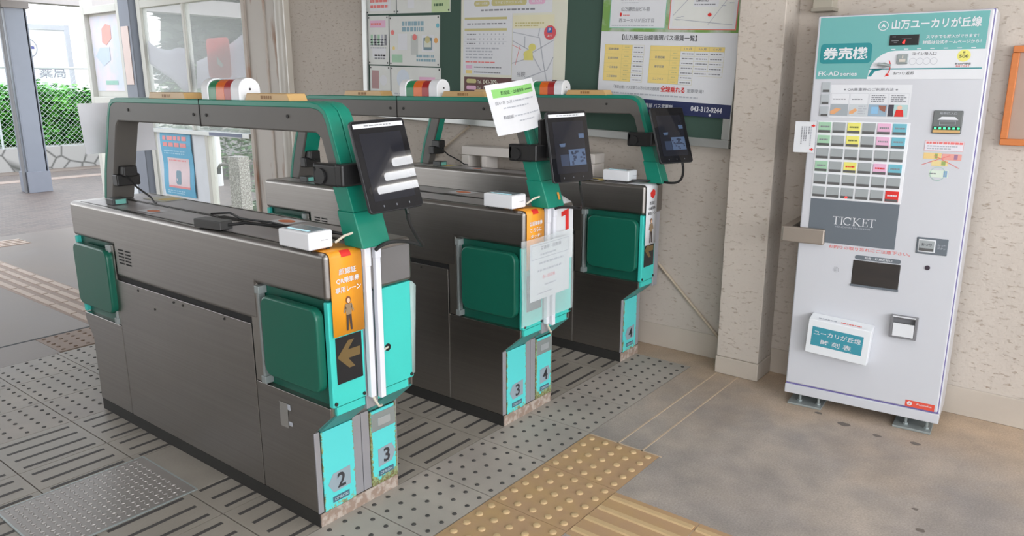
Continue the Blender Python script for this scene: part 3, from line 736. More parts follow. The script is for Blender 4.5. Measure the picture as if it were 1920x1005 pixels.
    for x0, x1 in (((c - hw - .0015, c + hw + .0015),) if half else ((c - 0.0485, c - 0.001), (c + 0.001, c + 0.0485))):
        m = MB(); m.prism(o1 + o2[::-1], 'x', x0, x1); m.build('edge_strip', TEALRAIL, hr, bevel=0.004)
    # wider teal sleeve at the foot of the near leg, teal facing on the inside of the far leg
    lp = lambda z: (-0.120 + (z - ZT) * 0.343, -0.068 + (z - ZT) * 0.336)
    m = MB(); za, zb = ZT, 1.145
    m.prism([(lp(za)[0] - 0.015, za), (lp(zb)[0] - 0.015, zb), (lp(zb)[1] + 0.003, zb), (lp(za)[1] + 0.003, za)], 'x', c - hw - .004, c + hw + .004); m.build('leg_sleeve', TEALRAIL, hr, bevel=0.004)
    m = MB(); za, zb = ZT, 1.045
    m.prism([(lp(za)[0] - 0.022, za), (lp(zb)[0] - 0.022, zb), (lp(zb)[1] + 0.006, zb), (lp(za)[1] + 0.012, za)], 'x', c - hw - .010, c + hw + .010); m.build('leg_sleeve', TEALRAIL, hr, bevel=0.005)
    m = MB(); gx > 0.5 and m.prism([(1.432, 1.08), (1.372, 1.25), (1.368, 1.25), (1.428, 1.08)], 'x', c - hw + .007, c + hw - .001); gx > 0.5 and m.build('leg_facing', TEALRAIL, hr, bevel=0.002)
    m = MB(); m.box(c - 0.05, c + 0.05, 1.415, 1.46, 1.0, 1.05); m.box(c - 0.03, c + 0.03, 1.39, 1.45, 1.04, 1.085); cl = m.build('cable_clip', BLACKPL, hr, bevel=0.006)
    m = MB(); m.tube([(c - 0.02, 1.40, 1.05), (c - 0.01, 1.33, 1.0), (c, 1.24, 0.965), (c - 0.01, 1.2, 0.95), (c - 0.02, 1.16, 0.95)], 0.004, 6); m.build('cable', CABLE, hr)
    m = MB(); m.box(c - hw - .0015, c + hw + .0015, 0.716, 0.721, 1.274, 1.37); m.build('joint_seam', DARK, hr)
    m = MB()
    for y, z in ((0.675, 1.315), (0.76, 1.315), (0.20, 1.322), (1.25, 1.322)):
        m.tube([(c - hw + .0015, y, z), (c - hw - .003, y, z)], 0.006, 8); m.tube([(c + hw - .0015, y, z), (c + hw + .003, y, z)], 0.006, 8)
    m.build('rail_screws', KICK, hr)
    # signal lamp on the rail: white cap, green, orange, red, white cap
    def arch(hw, h):
        r = hw * 0.92; z0 = 1.366
        return [(c - hw, z0), (c + hw, z0), (c + hw, z0 + h - r)] + [(c + hw * math.cos(math.radians(k)), z0 + h - r + r * math.sin(math.radians(k))) for k in range(15, 180, 15)] + [(c - hw, z0 + h - r)]
    m = MB(); m.prism(arch(0.034, 0.066), 'y', 0.50, 0.70); sl = m.build('signal_lamp', WHITEPL, hr)
    for y0, y1, mt, nm, hw, h in ((0.468, 0.522, WHITEPL, 'end_cap', 0.042, 0.077), (0.522, 0.566, LENSR, 'red_lens', 0.038, 0.072), (0.566, 0.618, LENSO, 'orange_lens', 0.038, 0.072), (0.618, 0.664, LENSG, 'green_lens', 0.038, 0.072), (0.664, 0.706, WHITEPL, 'end_cap', 0.042, 0.077)):
        m = MB(); m.prism(arch(hw, h), 'y', y0, y1); m.build(nm, mt, sl, bevel=0.005 if nm == 'end_cap' else 0.001, seg=3)
    m = MB(); m.tube([(c, 0.4685, 1.405), (c, 0.4665, 1.405)], 0.004, 8); m.build('cap_screw', INK, sl)
    # amber direction boxes on top of the rail
    for y0, y1 in ((0.20, 0.45), (0.825, 1.10)):
        m = MB(); m.prism([(y0, 1.366), (y1, 1.366), (y1 - 0.014, 1.392), (y0 + 0.014, 1.392)], 'x', c - 0.036, c + 0.036); sb = m.build('sign_box', AMBER, hr, bevel=0.003)
        P = Print((c - 0.0362, 0, 0), u=(0, -1, 0), lift=0.0004)
        ym = -(y0 + y1) / 2; P.rect(ym - 0.034, 1.370, ym + 0.034, 1.387, AMBER, -0.4); P.lines(ym - 0.03, 1.372, ym + 0.03, 1.386, 1, mat('brown_ink', (150, 108, 60), 0.5), 0, fill=0.8, words=4, ragged=False); P.build('sign_print', sb)
    return t
G = [gate(0.0, 'nearest ticket gate, panels numbered 2 and 3, orange notice over its front edge', ('2', '3'), taped=True),
     gate(0.963, 'middle ticket gate, panels numbered 3 and 4, plastic sleeve taped on its front', ('3', '4')),
     gate(1.943, 'farthest ticket gate beside the wall, panel numbered 4, white notice on its front', ('4', None), half=True)]
# tape remnants on the side of the nearest gate
P = Print((-0.0026, 0, 0), u=(0, -1, 0), lift=0.0005)
P.rect(-0.172, 0.318, -0.128, 0.406, mat('grey_tape_residue', (136, 134, 130), 0.5), 0); P.rect(-0.126, 0.33, -0.106, 0.345, PALEINK, 0); P.rect(-0.128, 0.385, -0.112, 0.405, PALEINK, 0)
P.build('tape_patch', G[0])
# orange stripe down the middle gate's handrail sleeve
P = Print((GW / 2 + 0.022, -0.1335, 0.965), v=(0, 0.343, 1), lift=0.002)
P.rect(0, 0, 0.014, 0.03, mat('orange_tape', (214, 150, 60), 0.5), 0); P.build('tape_mark', G[1])

# card / code readers on the hoods
def reader(gx, label, y=0.008):
    t = thing('code_reader', label, 'card reader', (gx, y, ZT + 0.0015), 0, 'white code readers on the gates')
    m = MB(); m.box(-0.043, 0.045, -0.075, 0.075, 0.006, 0.060); bd = m.build('housing', WHITEPL, t, bevel=0.006, seg=3)
    for x, yy in ((-0.033, -0.06), (0.035, -0.06), (-0.033, 0.06), (0.035, 0.06)):
        m = MB(); m.tube([(x, yy, 0), (x, yy, 0.007)], 0.006, 8); m.build('rubber_foot', KICK, t)
    m = MB(); m.box(-0.032, 0.034, -0.060, 0.060, 0.0595, 0.0608); m.build('scan_window', mat('pale_blue_window', (128, 142, 152), 0.12), t, bevel=0.0005)
    m = MB(); m.box(-0.028, -0.016, -0.05, 0.05, 0.0606, 0.0612); m.build('light_bar', mat('blue_light_bar', (190, 236, 250), 0.2, emit=((190, 238, 252), 0.5)), t)
    P = Print((0, -0.0752, 0), lift=0.0004); P.lines(0.0, 0.03, 0.04, 0.035, 1, PALEINK, 0, words=4); P.build('fine_print', t)
    return t
reader(0.022, 'white code reader on the hood of the nearest ticket gate')
reader(0.963 + 0.024, 'white code reader on the hood of the middle ticket gate')
reader(1.943 + 0.085, 'white code reader on the hood of the farthest ticket gate', 0.085)

# tablets clamped to the near handrail legs
def tablet(gx, ctr, yaw, tilt, roll, label, band, refl):
    t = thing('tablet', label, 'tablet', ctr, 0, 'tablets clamped to the gate handrails')
    t.rotation_euler = (Matrix.Rotation(yaw, 3, 'Z') @ Matrix.Rotation(tilt, 3, 'X') @ Matrix.Rotation(roll, 3, 'Y')).to_euler()
    W, H = 0.1887, 0.2775; r = 0.012
    def rr(w, h, r):
        pts = []
        for cx, cz, a in ((w / 2 - r, h / 2 - r, 0), (-w / 2 + r, h / 2 - r, 90), (-w / 2 + r, -h / 2 + r, 180), (w / 2 - r, -h / 2 + r, 270)):
            pts += [(cx + r * math.cos(math.radians(a + k)), cz + r * math.sin(math.radians(a + k))) for k in (0, 30, 60, 90)]
        return pts
    m = MB(); m.prism(rr(W, H, r), 'y', 0.0, 0.014); m.build('body', mat('tablet_shell', (40, 41, 44), 0.4), t, bevel=0.003)
    m = MB(); m.prism(rr(W - 0.006, H - 0.006, r - 0.003), 'y', -0.0012, 0.001); m.build('screen', SCREEN, t)
    P = Print((0, -0.0013, 0), lift=0.0003)
    if band:
        P.rect(-W / 2 + 0.008, H / 2 - 0.024, W / 2 - 0.009, H / 2 - 0.011, PAPER, 0); P.lines(-0.05, H / 2 - 0.021, 0.06, H / 2 - 0.014, 1, GREYINK, 1, words=9)
    dim = mat('dim_screen', (30, 32, 40), 0.012, spec=0.5)
    P.rect(-0.072, -0.104, 0.072, 0.098, dim, 0)
    for x in (-0.045, 0, 0.045): P.rect(x - 0.002, -0.124, x + 0.002, -0.118, mat('nav_mark', (90, 92, 98), 0.3), 1)
    if refl:
        d1 = mat('dim_blue_picture', (78, 96, 124), 0.03); d2 = mat('dim_dark_picture', (52, 62, 82), 0.03)
        P.rect(-0.01, -0.075, 0.068, -0.012, d1, 1); P.rect(-0.05, -0.075, -0.012, -0.03, d2, 1)
        for _ in range(22):
            x = random.uniform(-0.008, 0.058); z = random.uniform(-0.073, -0.022); P.rect(x, z, x + 0.009, z + 0.007, d2, 2)
        P.poly([(-0.05, 0.012), (-0.02, 0.014), (-0.025, 0.0), (-0.045, 0.0)], d1, 1); P.rect(0.045, 0.03, 0.07, 0.048, d1, 1)
    P.build('display', t)
    m = MB(); m.box(0.03, 0.036, 0.001, 0.012, -H / 2 - 0.016, -H / 2 + 0.002); m.build('plug', BLACKPL, t)
    # clamp: jaws round the handrail leg and an arm to the tablet (world frame pieces re-expressed in the tablet's frame)
    inv = Matrix.Translation(ctr) @ t.rotation_euler.to_matrix().to_4x4(); inv = inv.inverted()
    cx = gx + (GW / 2 if gx < 1.5 else 0.153); z = 1.155; ya, yb = -0.120 + (z - ZT) * 0.343, -0.068 + (z - ZT) * 0.336
    m = MB()
    m.box(cx - 0.088, cx - 0.056, ya - 0.03, ya + 0.085, z - 0.034, z + 0.034)
    m.box(cx - 0.088, cx - 0.010, ya + 0.06, ya + 0.085, z - 0.030, z + 0.030)
    m.box(cx - 0.088, cx + 0.062, ya - 0.055, ya - 0.018, z - 0.032, z + 0.036)
    m.box(cx + 0.055, cx + 0.08, ya - 0.05, ya + 0.06, z - 0.03, z + 0.03)
    m.box(cx - 0.02, cx + 0.06, ya - 0.10, ya - 0.05, z - 0.022, z + 0.03)
    m.v = [tuple(inv @ Vector(p)) for p in m.v]
    cl = m.build('clamp', BLACKPL, t, bevel=0.008, seg=3)
    m = MB(); m.tube([(cx - 0.094, ya + 0.045, z - 0.004), (cx - 0.086, ya + 0.045, z - 0.004)], 0.024, 12); m.v = [tuple(inv @ Vector(p)) for p in m.v]; m.build('knob', BLACKPL, cl)
    # charging lead from the plug down to the hood
    p0 = Matrix.Translation(ctr) @ t.rotation_euler.to_matrix().to_4x4() @ Vector((0.033, 0.006, -H / 2 - 0.016))
    def bez(ps, n=24):
        out = []
        for i in range(n + 1):
            u = i / n; q = [Vector(p) for p in ps]
            while len(q) > 1: q = [q[k].lerp(q[k + 1], u) for k in range(len(q) - 1)]
            out.append(q[0])
        return out
    if gx < 0.5: ps = [p0, p0 + Vector((0.0, 0, -0.05)), p0 + Vector((0.09, 0.0, -0.16)), (gx + 0.37, -0.20, 0.905), (gx + 0.30, -0.18, 0.955), (gx + 0.19, -0.17, 0.97), (gx + 0.172, -0.135, 0.925)]
    elif gx < 1.5: ps = [p0, p0 + Vector((0, 0, -0.05)), p0 + Vector((0.05, 0, -0.12)), (gx + 0.36, -0.16, 0.90), (gx + 0.30, -0.15, 0.93), (gx + 0.2, -0.14, 0.94), (gx + 0.18, -0.13, 0.93)]
    else: ps = [p0, p0 + Vector((0.02, 0, -0.06)), p0 + Vector((0.01, 0.01, -0.13)), (gx + 0.22, -0.13, 0.95), (gx + 0.12, -0.06, 0.95), (gx + 0.06, 0.0, 0.95)]
    m = MB(); m.tube([inv @ p for p in bez(ps)], 0.006, 8); m.build('charging_cable', CABLE, t)
    return t
tablet(0.0, (0.201, -0.172, 1.187), -0.194, -0.301, -0.046, 'black tablet on the nearest gate, three lamp strips mirrored in its screen', True, False)
tablet(0.963, (1.144, -0.197, 1.183), -0.39, -0.20, -0.027, 'black tablet on the middle gate, beside the laminated notice', True, True)
tablet(1.943, (2.008, -0.205, 1.184), -0.486, -0.397, -0.010, 'black tablet on the farthest gate, in front of the fare poster', False, True)

# black plate of the phone holder beside the middle gate's tablet
o = thing('phone_holder', 'black flat holder plate standing up beside the middle tablet', 'holder', (1.105, -0.10, 1.225), 0.0)
o.rotation_euler = (0.12, -0.18, -0.1)
m = MB(); m.box(-0.03, 0.03, -0.004, 0.008, -0.065, 0.065); m.build('plate', BLACKPL, o, bevel=0.004)
m = MB(); m.box(-0.02, 0.02, 0.006, 0.02, -0.09, -0.03); m.build('bracket', BLACKPL, o, bevel=0.003)

# notices curling over the front edge of the hoods
def curl_sheet(name, gx, x0, x1, zlow, m, label, group):
    path = [(0.0, ZT + 0.0022)] + [(-0.093 + 0.0 + 0.0185 * math.cos(math.radians(a)), ZT - 0.0163 + 0.0185 * math.sin(math.radians(a))) for a in (90, 110, 130, 150, 165, 180)]
    path = [(p[0] if i == 0 else p[0] - 0.0022, p[1]) for i, p in enumerate(path)] + [(-0.1138, 0.88), (-0.1138, 0.80), (-0.1138, zlow)]
    def ext(pa, a, b2, mm, nm, par, off):
        n = len(pa); vs = []
        for i, p in enumerate(pa):
            q0, q1 = pa[max(i - 1, 0)], pa[min(i + 1, n - 1)]; dy, dz = q1[0] - q0[0], q1[1] - q0[1]; L = math.hypot(dy, dz)
            ny, nz = dz / L, -dy / L
            for x in (a, b2): vs.append((gx + x, p[0] + ny * off, p[1] + nz * off))
        mb = MB(); mb.add(vs, [(2 * i, 2 * i + 2, 2 * i + 3, 2 * i + 1) for i in range(n - 1)])
        return mb.build(nm, mm, par, solid=0.0008 if par is None else 0)
    s = ext(path, x0, x1, m, name, None, 0.0)
    tag(s, label, 'notice', group)
    return s, (lambda i0, i1, a, b2, mm, nm: ext(path[i0:i1], a, b2, mm, nm, s, 0.0012))
def figure(P, x, z, h, jacket, trousers, skin, hair):
    """a plain standing figure without a face, as a pictogram of a member of staff"""
    k = h
    P.poly([(x - .10 * k, z), (x - .04 * k, z), (x + .0 * k, z + .46 * k), (x - .09 * k, z + .48 * k)], trousers, 1)
    P.poly([(x + .05 * k, z), (x + .11 * k, z), (x + .09 * k, z + .48 * k), (x + .0 * k, z + .46 * k)], trousers, 1)
    P.poly([(x - .09 * k, z + .46 * k), (x + .09 * k, z + .46 * k), (x + .12 * k, z + .78 * k), (x - .12 * k, z + .78 * k)], jacket, 2)
    P.poly([(x - .12 * k, z + .76 * k), (x - .19 * k, z + .56 * k), (x - .15 * k, z + .52 * k), (x - .08 * k, z + .66 * k)], jacket, 2)
    P.poly([(x + .12 * k, z + .76 * k), (x + .19 * k, z + .56 * k), (x + .15 * k, z + .52 * k), (x + .08 * k, z + .66 * k)], jacket, 2)
    P.disc(x, z + .89 * k, .085 * k, hair, 2, ry=.11 * k); P.disc(x, z + .87 * k, .055 * k, skin, 3, ry=.07 * k)
JKT = mat('print_jacket', (150, 128, 100), 0.5); TRS = mat('print_trousers', (70, 58, 54), 0.5); SKN = mat('print_skin', (232, 196, 168), 0.5); HAR = mat('print_hair', (120, 78, 50), 0.5)
s, strip = curl_sheet('notice_sheet', 0.0, 0.012, 0.133, 0.678, ORANGE, 'orange lane notice curling over the front edge of the nearest gate', 'notices over the gate fronts')
strip(2, 7, 0.055, 0.092, RED, 'red_mark')
P = Print((0, -0.1148, 0), lift=0.0005)
P.text('顔認証', 0.075, 0.868, 0.019, PAPER, 1, w=0.066, bold=1.5); P.text('QR乗車券', 0.075, 0.840, 0.019, PAPER, 1, w=0.088, bold=1.5); P.text('専用レーン', 0.075, 0.812, 0.019, PAPER, 1, w=0.098, bold=1.5)
figure(P, 0.072, 0.690, 0.108, JKT, TRS, SKN, HAR); P.build('print', s)
s, strip = curl_sheet('notice_sheet', 1.943, 0.012, 0.12, 0.635, PAPER, 'white lane notice curling over the front edge of the farthest gate', 'notices over the gate fronts')
P = Print((1.943, -0.1148, 0), lift=0.0005)
P.poly([(0.045, 0.90), (0.075, 0.915), (0.095, 0.905), (0.095, 0.885), (0.075, 0.868), (0.05, 0.88)], RED, 1)
P.text('顔認証', 0.068, 0.838, 0.017, INK, 1, w=0.05); P.text('QR乗車券', 0.068, 0.812, 0.017, INK, 1, w=0.07); P.text('専用レーン', 0.068, 0.786, 0.017, INK, 1, w=0.08)
figure(P, 0.066, 0.645, 0.125, JKT, TRS, SKN, HAR); P.build('print', s)
s, strip = curl_sheet('notice_sheet', 0.963, 0.012, 0.128, 0.70, ORANGE, 'orange notice curling over the front of the middle gate, half behind the plastic sleeve', 'notices over the gate fronts')
strip(2, 7, 0.05, 0.088, RED, 'red_mark')
P = Print((0.963, -0.1148, 0), lift=0.0005)
P.text('普通乗車券', 0.07, 0.876, 0.017, PAPER, 1, w=0.085, bold=1.5); P.text('こちらに', 0.07, 0.850, 0.017, PAPER, 1, w=0.075, bold=1.5); P.text('タッチ！', 0.07, 0.824, 0.017, PAPER, 1, w=0.07, bold=1.5); P.build('print', s)
o = sheet('notice_sheet', (0.963 + 0.195, -0.1155, 0.70), (1, 0, 0), (0, 0, 1), 0.14, 0.222, PAPER, 0.001)
tag(o, 'white notice with a bent red arrow on the right front of the middle gate', 'notice', 'notices over the gate fronts')
P = Print((0.963, -0.1156, 0), lift=0.0005)
P.poly([(0.245, 0.905), (0.300, 0.915), (0.303, 0.828), (0.279, 0.824), (0.277, 0.890), (0.247, 0.886)], RED, 1); P.lines(0.22, 0.792, 0.325, 0.806, 1, GREYINK, 1, words=8); P.build('print', o)
m = MB(); m.add([(0.963 + 0.20, -0.112, 0.9385), (0.963 + 0.33, -0.112, 0.9385), (0.963 + 0.275, -0.095, 0.972)], [(0, 1, 2)]); m.build('folded_corner', PAPER, o, solid=0.0008)

# clear sleeve taped across the front of the middle gate
o = sheet('plastic_sleeve', (0.963 - 0.075, -0.1555, 0.49), (0.97, 0.02, 0), (0, 0, 1), 0.365, 0.345, VINYL, 0.0012, bend=lambda x, y: 0.0025 * math.sin(x * 22) + 0.002 * math.sin(y * 14))
tag(o, 'clear plastic sleeve holding a printed sheet across the front of the middle gate', 'plastic sleeve')
P = Print((0.963 - 0.005, -0.1425, 0.575), u=(0.97, 0.02, 0), v=(0, 0, 1), lift=0.0008)
P.rect(0, 0, 0.285, 0.235, PAPER, 0); P.frame(0.008, 0.170, 0.278, 0.228, 0.0022, PALEINK, 1)
P.text('普通券・回数券', 0.145, 0.203, 0.016, GREYINK, 1, w=0.15); P.lines(0.07, 0.178, 0.22, 0.192, 1, PALEINK, 1, words=9)
P.lines(0.06, 0.142, 0.25, 0.158, 1, PALEINK, 1, words=9); P.lines(0.05, 0.112, 0.24, 0.128, 1, PALEINK, 1, words=9)
P.text('赤い回収箱', 0.13, 0.083, 0.015, SALMON, 1, w=0.09); P.lines(0.1, 0.05, 0.2, 0.062, 1, PALEINK, 1, words=7); P.lines(0.05, 0.02, 0.16, 0.03, 1, PALEINK, 1, words=7)
P.build('printed_sheet', o)

# white cable ducts down the centre of the near and middle gate fronts
def ducts(gx, l1, l2):
    for x, z0, z1, lab in ((gx + 0.150, 0.445, 0.935, l1), (gx + 0.192, 0.43, 0.955, l2)):
        t = thing('cable_duct', lab, 'cable duct', (x, YF - 0.016, z0), 0, 'white cable ducts on the gate fronts')
        m = MB(); m.box(-0.0105, 0.0105, -0.016, 0.003, 0, z1 - z0); m.build('cover', CONDUIT, t, bevel=0.003)
        m = MB(); m.box(-0.0125, 0.0125, -0.018, 0.002, z1 - z0 - 0.06, z1 - z0); m.build('end_sleeve', CONDUIT, t, bevel=0.003)
    t = thing('cord', 'ivory cord from the code reader into the duct of the %s gate' % ('nearest' if gx < 0.5 else 'middle'), 'cord', (gx, 0, 0), 0, 'ivory cords on the gates')
    m = MB(); m.tube([(0.08, -0.06, 0.955), (0.10, -0.08, 0.975), (0.125, -0.10, 0.985), (0.145, -0.12, 0.965), (0.150, -0.122, 0.935)], 0.004, 8); m.build('upper_run', CORD, t)
    m = MB(); m.tube([(0.150, -0.118, 0.447), (0.158, -0.122, 0.425), (0.172, -0.12, 0.405), (0.19, -0.112, 0.40)], 0.004, 8); m.build('lower_run', CORD, t)
ducts(0.0, 'left white cable duct on the front of the nearest gate', 'right white cable duct on the front of the nearest gate')
ducts(0.963, 'left white cable duct on the front of the middle gate', 'right white cable duct on the front of the middle gate')
m = MB(); m.tube([(0.232, YF - 0.014, 0.587), (0.232, YF - 0.0155, 0.587)], 0.0125, 16); m.build('cable_hole', DARK, G[0])
m = MB(); m.tube([(0.205, YF - 0.02, 0.583), (0.218, YF - 0.02, 0.588), (0.232, YF - 0.0155, 0.588)], 0.0035, 6); m.build('hole_cord', CORD, G[0])

# black power adapter and lead lying on the nearest gate
t = thing('power_adapter', 'black power adapter with lead lying on the hood of the nearest gate', 'power adapter', (0.026, 0.53, ZT + 0.003), 0.12)
m = MB(); m.box(-0.022, 0.03, -0.07, 0.07, 0, 0.03); m.build('body', mat('adapter_grey', (70, 70, 70), 0.35), t, bevel=0.003)
m = MB(); m.tube([(0.012, -0.07, 0.015), (0.05, -0.11, 0.02), (0.09, -0.18, 0.012), (0.125, -0.29, 0.008), (0.128, -0.42, 0.008), (0.12, -0.50, 0.008)], 0.0055, 8); m.build('lead', CABLE, t)
t = thing('power_lead', 'thin black lead looping over the centre of the nearest gate', 'cable', (0.17, 0.5, ZT + 0.003), 0)
m = MB(); m.tube([(0, 0.28, 0.004), (0.03, 0.2, 0.012), (0.01, 0.1, 0.004), (0.03, -0.05, 0.004), (0.02, -0.2, 0.004)], 0.004, 6); m.build('lead', CABLE, t)
# stickers on the middle gate
P = Print((0.963, 0, ZT), v=(0, 1, 0), lift=0.0007)
P.rect(0.03, 0.165, 0.12, 0.275, mat('yellow_sticker', (232, 200, 70), 0.5), 3); P.poly([(0.05, 0.19), (0.09, 0.2), (0.10, 0.25), (0.06, 0.24)], INK, 4); P.rect(0.03, 0.165, 0.055, 0.275, PAPER, 4); P.build('sticker', G[1])

# laminated notice standing on the middle gate's rail, and the back of another at the far end of the nearest gate
u = Vector((0.279, 0.0, 0.029)); v = Vector((-0.077, 0.0, 0.183))
bend = lambda x, y: 0.022 * math.sin(PI * x / 0.285)
o = sheet('laminated_notice', (0.834, -0.085, 1.234), u, v, 0.285, 0.198, PAPER, 0.001, bend=bend)
tag(o, 'laminated notice with a green heading standing up beside the middle tablet', 'notice')
P = Print((0.834, -0.085, 1.234), u, v, lift=0.0008); P.bend = bend
P.rect(0.002, 0.002, 0.278, 0.196, PAPER, -0.5); P.rect(0.022, 0.145, 0.262, 0.178, LIME, 0); P.text('顔認証・QR乗車券', 0.125, 0.153, 0.016, mat('green_ink', (66, 104, 66), 0.5), 1, w=0.13); P.lines(0.20, 0.155, 0.255, 0.165, 1, mat('green_ink', (66, 104, 66), 0.5), 1, words=6)
P.text('白いきっぷ', 0.065, 0.118, 0.014, GREYINK, 1, w=0.08); P.lines(0.11, 0.12, 0.27, 0.13, 1, PALEINK, 1, words=10); P.lines(0.055, 0.098, 0.23, 0.108, 1, PALEINK, 1, words=9)
P.text('顔認証', 0.07, 0.06, 0.014, GREYINK, 1, w=0.05); P.lines(0.10, 0.062, 0.275, 0.072, 1, PALEINK, 1, words=9); P.lines(0.12, 0.04, 0.22, 0.05, 1, PALEINK, 1, words=7)
P.build('print', o)
o = sheet('laminated_notice', (0.095, 1.605, 1.128), (1, 0, 0.0), (-0.05, 0, 1), 0.31, 0.215, mat('paper_back', (224, 224, 230), 0.5), 0.001, bend=lambda x, y: 0.006 * math.sin(x * 9))
tag(o, 'blank back of a laminated notice at the far end of the nearest gate', 'notice')

# ------------------------------------------------------------------ ticket vending machine
def vending():
    VY = 0.0704; d = Vector((math.sin(VY), -math.cos(VY), 0))
    t = thing('ticket_vending_machine', 'tall white ticket vending machine with a teal header standing by the right wall', 'ticket vending machine', (1.9629, -0.854, 0), math.atan2(d.y, d.x))
    W, Z0, DP = 0.6216, 0.05, 0.268
    m = MB(); m.box(0, W, 0.022, DP, Z0 + 0.002, 1.69); m.build('cabinet', MACHINE, t, bevel=0.006)
    m = MB(); m.box(0, W, -0.004, 0.03, Z0, Z0 + 0.043); m.build('base_rail', MACHINE, t, bevel=0.004)
    m = MB(); m.box(0.004, W - 0.006, 0.003, 0.03, Z0 + 0.04, 1.688); m.build('door_gasket', mat('violet_gasket', (112, 104, 158), 0.5), t)
    m = MB(); m.box(0.002, W - 0.008, -0.002, 0.016, Z0 + 0.049, 1.688); door = m.build('door', MACHINE, t, bevel=0.007, seg=3)
    Y = -0.0022
    def PR(lift=0.0006): return Print((0, Y, Z0), lift=lift)
    # header
    P = PR(); 
    P.rect(0.012, 1.391, 0.600, 1.632, TEALPRINT, 0)
    sw = [(0.606, 1.389), (0.606, 1.497)] + [(0.30 + 0.09 * math.cos(math.radians(a)), 1.402 + 0.095 * math.sin(math.radians(a))) for a in range(90, 181, 15)] + [(0.207, 1.389)]
    P.poly(sw, PAPER, 1)
    P.rect(0.213, 1.426, 0.598, 1.4305, TEALDARKPRINT, 2); P.poly([(0.21, 1.40), (0.225, 1.43), (0.27, 1.4305), (0.262, 1.4265), (0.235, 1.42), (0.222, 1.40)], TEALDARKPRINT, 2)
    P.rect(0.022, 1.452, 0.216, 1.530, TEALDARKPRINT, 1, r=0.014); P.rect(0.0245, 1.4545, 0.2135, 1.5275, TEALDARKPRINT, 2, r=0.012)
    P.text('券売機', 0.118, 1.468, 0.046, PAPER, 3, w=0.166, bold=2.2)
    P.text('FK-AD', 0.022, 1.404, 0.017, PAPER, 2, align='l', w=0.079, bold=1.5); P.text('series', 0.107, 1.404, 0.014, PAPER, 2, align='l', w=0.062, bold=1.2)
    P.text('山万ユーカリが丘線', 0.278, 1.577, 0.036, PAPER, 2, align='l', w=0.300, bold=1.6)
    P.ring(0.248, 1.592, 0.0185, 0.003, PAPER, 2); P.poly([(0.238, 1.584), (0.248, 1.602), (0.258, 1.584), (0.248, 1.590)], PAPER, 2)
    P.text('スマホでも購入ができます！', 0.402, 1.539, 0.013, PAPER, 2, align='l', w=0.172, bold=1.4); P.text('詳細は公式ホームページから！', 0.392, 1.519, 0.013, PAPER, 2, align='l', w=0.192, bold=1.4)
    P.text('コイン投入口', 0.402, 1.478, 0.0125, INK, 2, w=0.082, bold=0.8)
    for k in range(4): P.ring(0.365 + k * 0.024, 1.456, 0.0125, 0.0012, PALEINK, 2)
    P.ring(0.535, 1.474, 0.022, 0.022, YELLOW, 2); P.text('500', 0.535, 1.466, 0.0115, INK, 3, w=0.03); P.text('新', 0.535, 1.482, 0.008, INK, 3)
    P.text('新500円硬貨', 0.535, 1.441, 0.0075, INK, 2, w=0.052, bold=0.6); P.text('利用できます', 0.535, 1.4325, 0.007, RED, 2, w=0.045, bold=0.6)
    P.text('おつり返却', 0.338, 1.406, 0.012, INK, 2, w=0.072, bold=0.8)
    P.ring(0.235, 1.436, 0.055, 0.0032, RED, 3, a0=-32, a1=28, n=60); P.poly([(0.278, 1.412), (0.288, 1.404), (0.271, 1.399)], RED, 3)
    for k in range(7): P.rect(0.285 + k * 0.045, 1.501, 0.300 + k * 0.045, 1.504, PAPER, 2)
    P.build('header_print', door)
    m = MB(); m.box(0.275, 0.379, -0.0075, 0.0, Z0 + 1.517, Z0 + 1.556); dp = m.build('price_display', BLACKGL, door, bevel=0.002)
    P = Print((0, -0.0076, Z0), lift=0.0005); P.poly([(0.326, 1.5235), (0.330, 1.5235), (0.3315, 1.537), (0.3275, 1.537)], mat('red_led', (240, 60, 50), 0.3, emit=((255, 40, 40), 3)), 1); P.disc(0.3265, 1.527, 0.0045, MATS['red_led'], 1, n=10)
    P.rect(0.285, 1.548, 0.297, 1.550, GREYINK, 0); P.rect(0.283, 1.533, 0.308, 1.535, GREYINK, 0); P.rect(0.292, 1.527, 0.304, 1.529, GREYINK, 0); P.rect(0.318, 1.541, 0.352, 1.542, GREYINK, 0); P.build('display_print', dp)
    m = MB(); m.box(0.309, 0.349, -0.010, 0.0, Z0 + 1.446, Z0 + 1.484); cs = m.build('coin_slot', GALV, door, bevel=0.003)
    m = MB(); m.box(0.318, 0.340, -0.014, -0.009, Z0 + 1.454, Z0 + 1.466); m.box(0.327, 0.331, -0.0108, -0.009, Z0 + 1.468, Z0 + 1.480); m.build('slot_lip', CREAMMETAL, cs, bevel=0.001)
    m = MB(); m.tube([(0.268, -0.002, Z0 + 1.443), (0.268, -0.02, Z0 + 1.443)], 0.010, 14); m.tube([(0.244, -0.018, Z0 + 1.447), (0.292, -0.018, Z0 + 1.440)], 0.0065, 10); m.build('return_lever', GALV, door, bevel=0.001)
    # how-to sheet
    P = PR(); P.rect(0.076, 1.236, 0.375, 1.368, PAPER, 0); P.build('how_to_sheet', door)
    P = PR(); P.text('※ QR乗車券のご利用方法 ※', 0.226, 1.343, 0.0125, GREYINK, 2, w=0.20, bold=0.8)
    cols = ((0.080, 0.150), (0.153, 0.222), (0.225, 0.294), (0.297, 0.368))
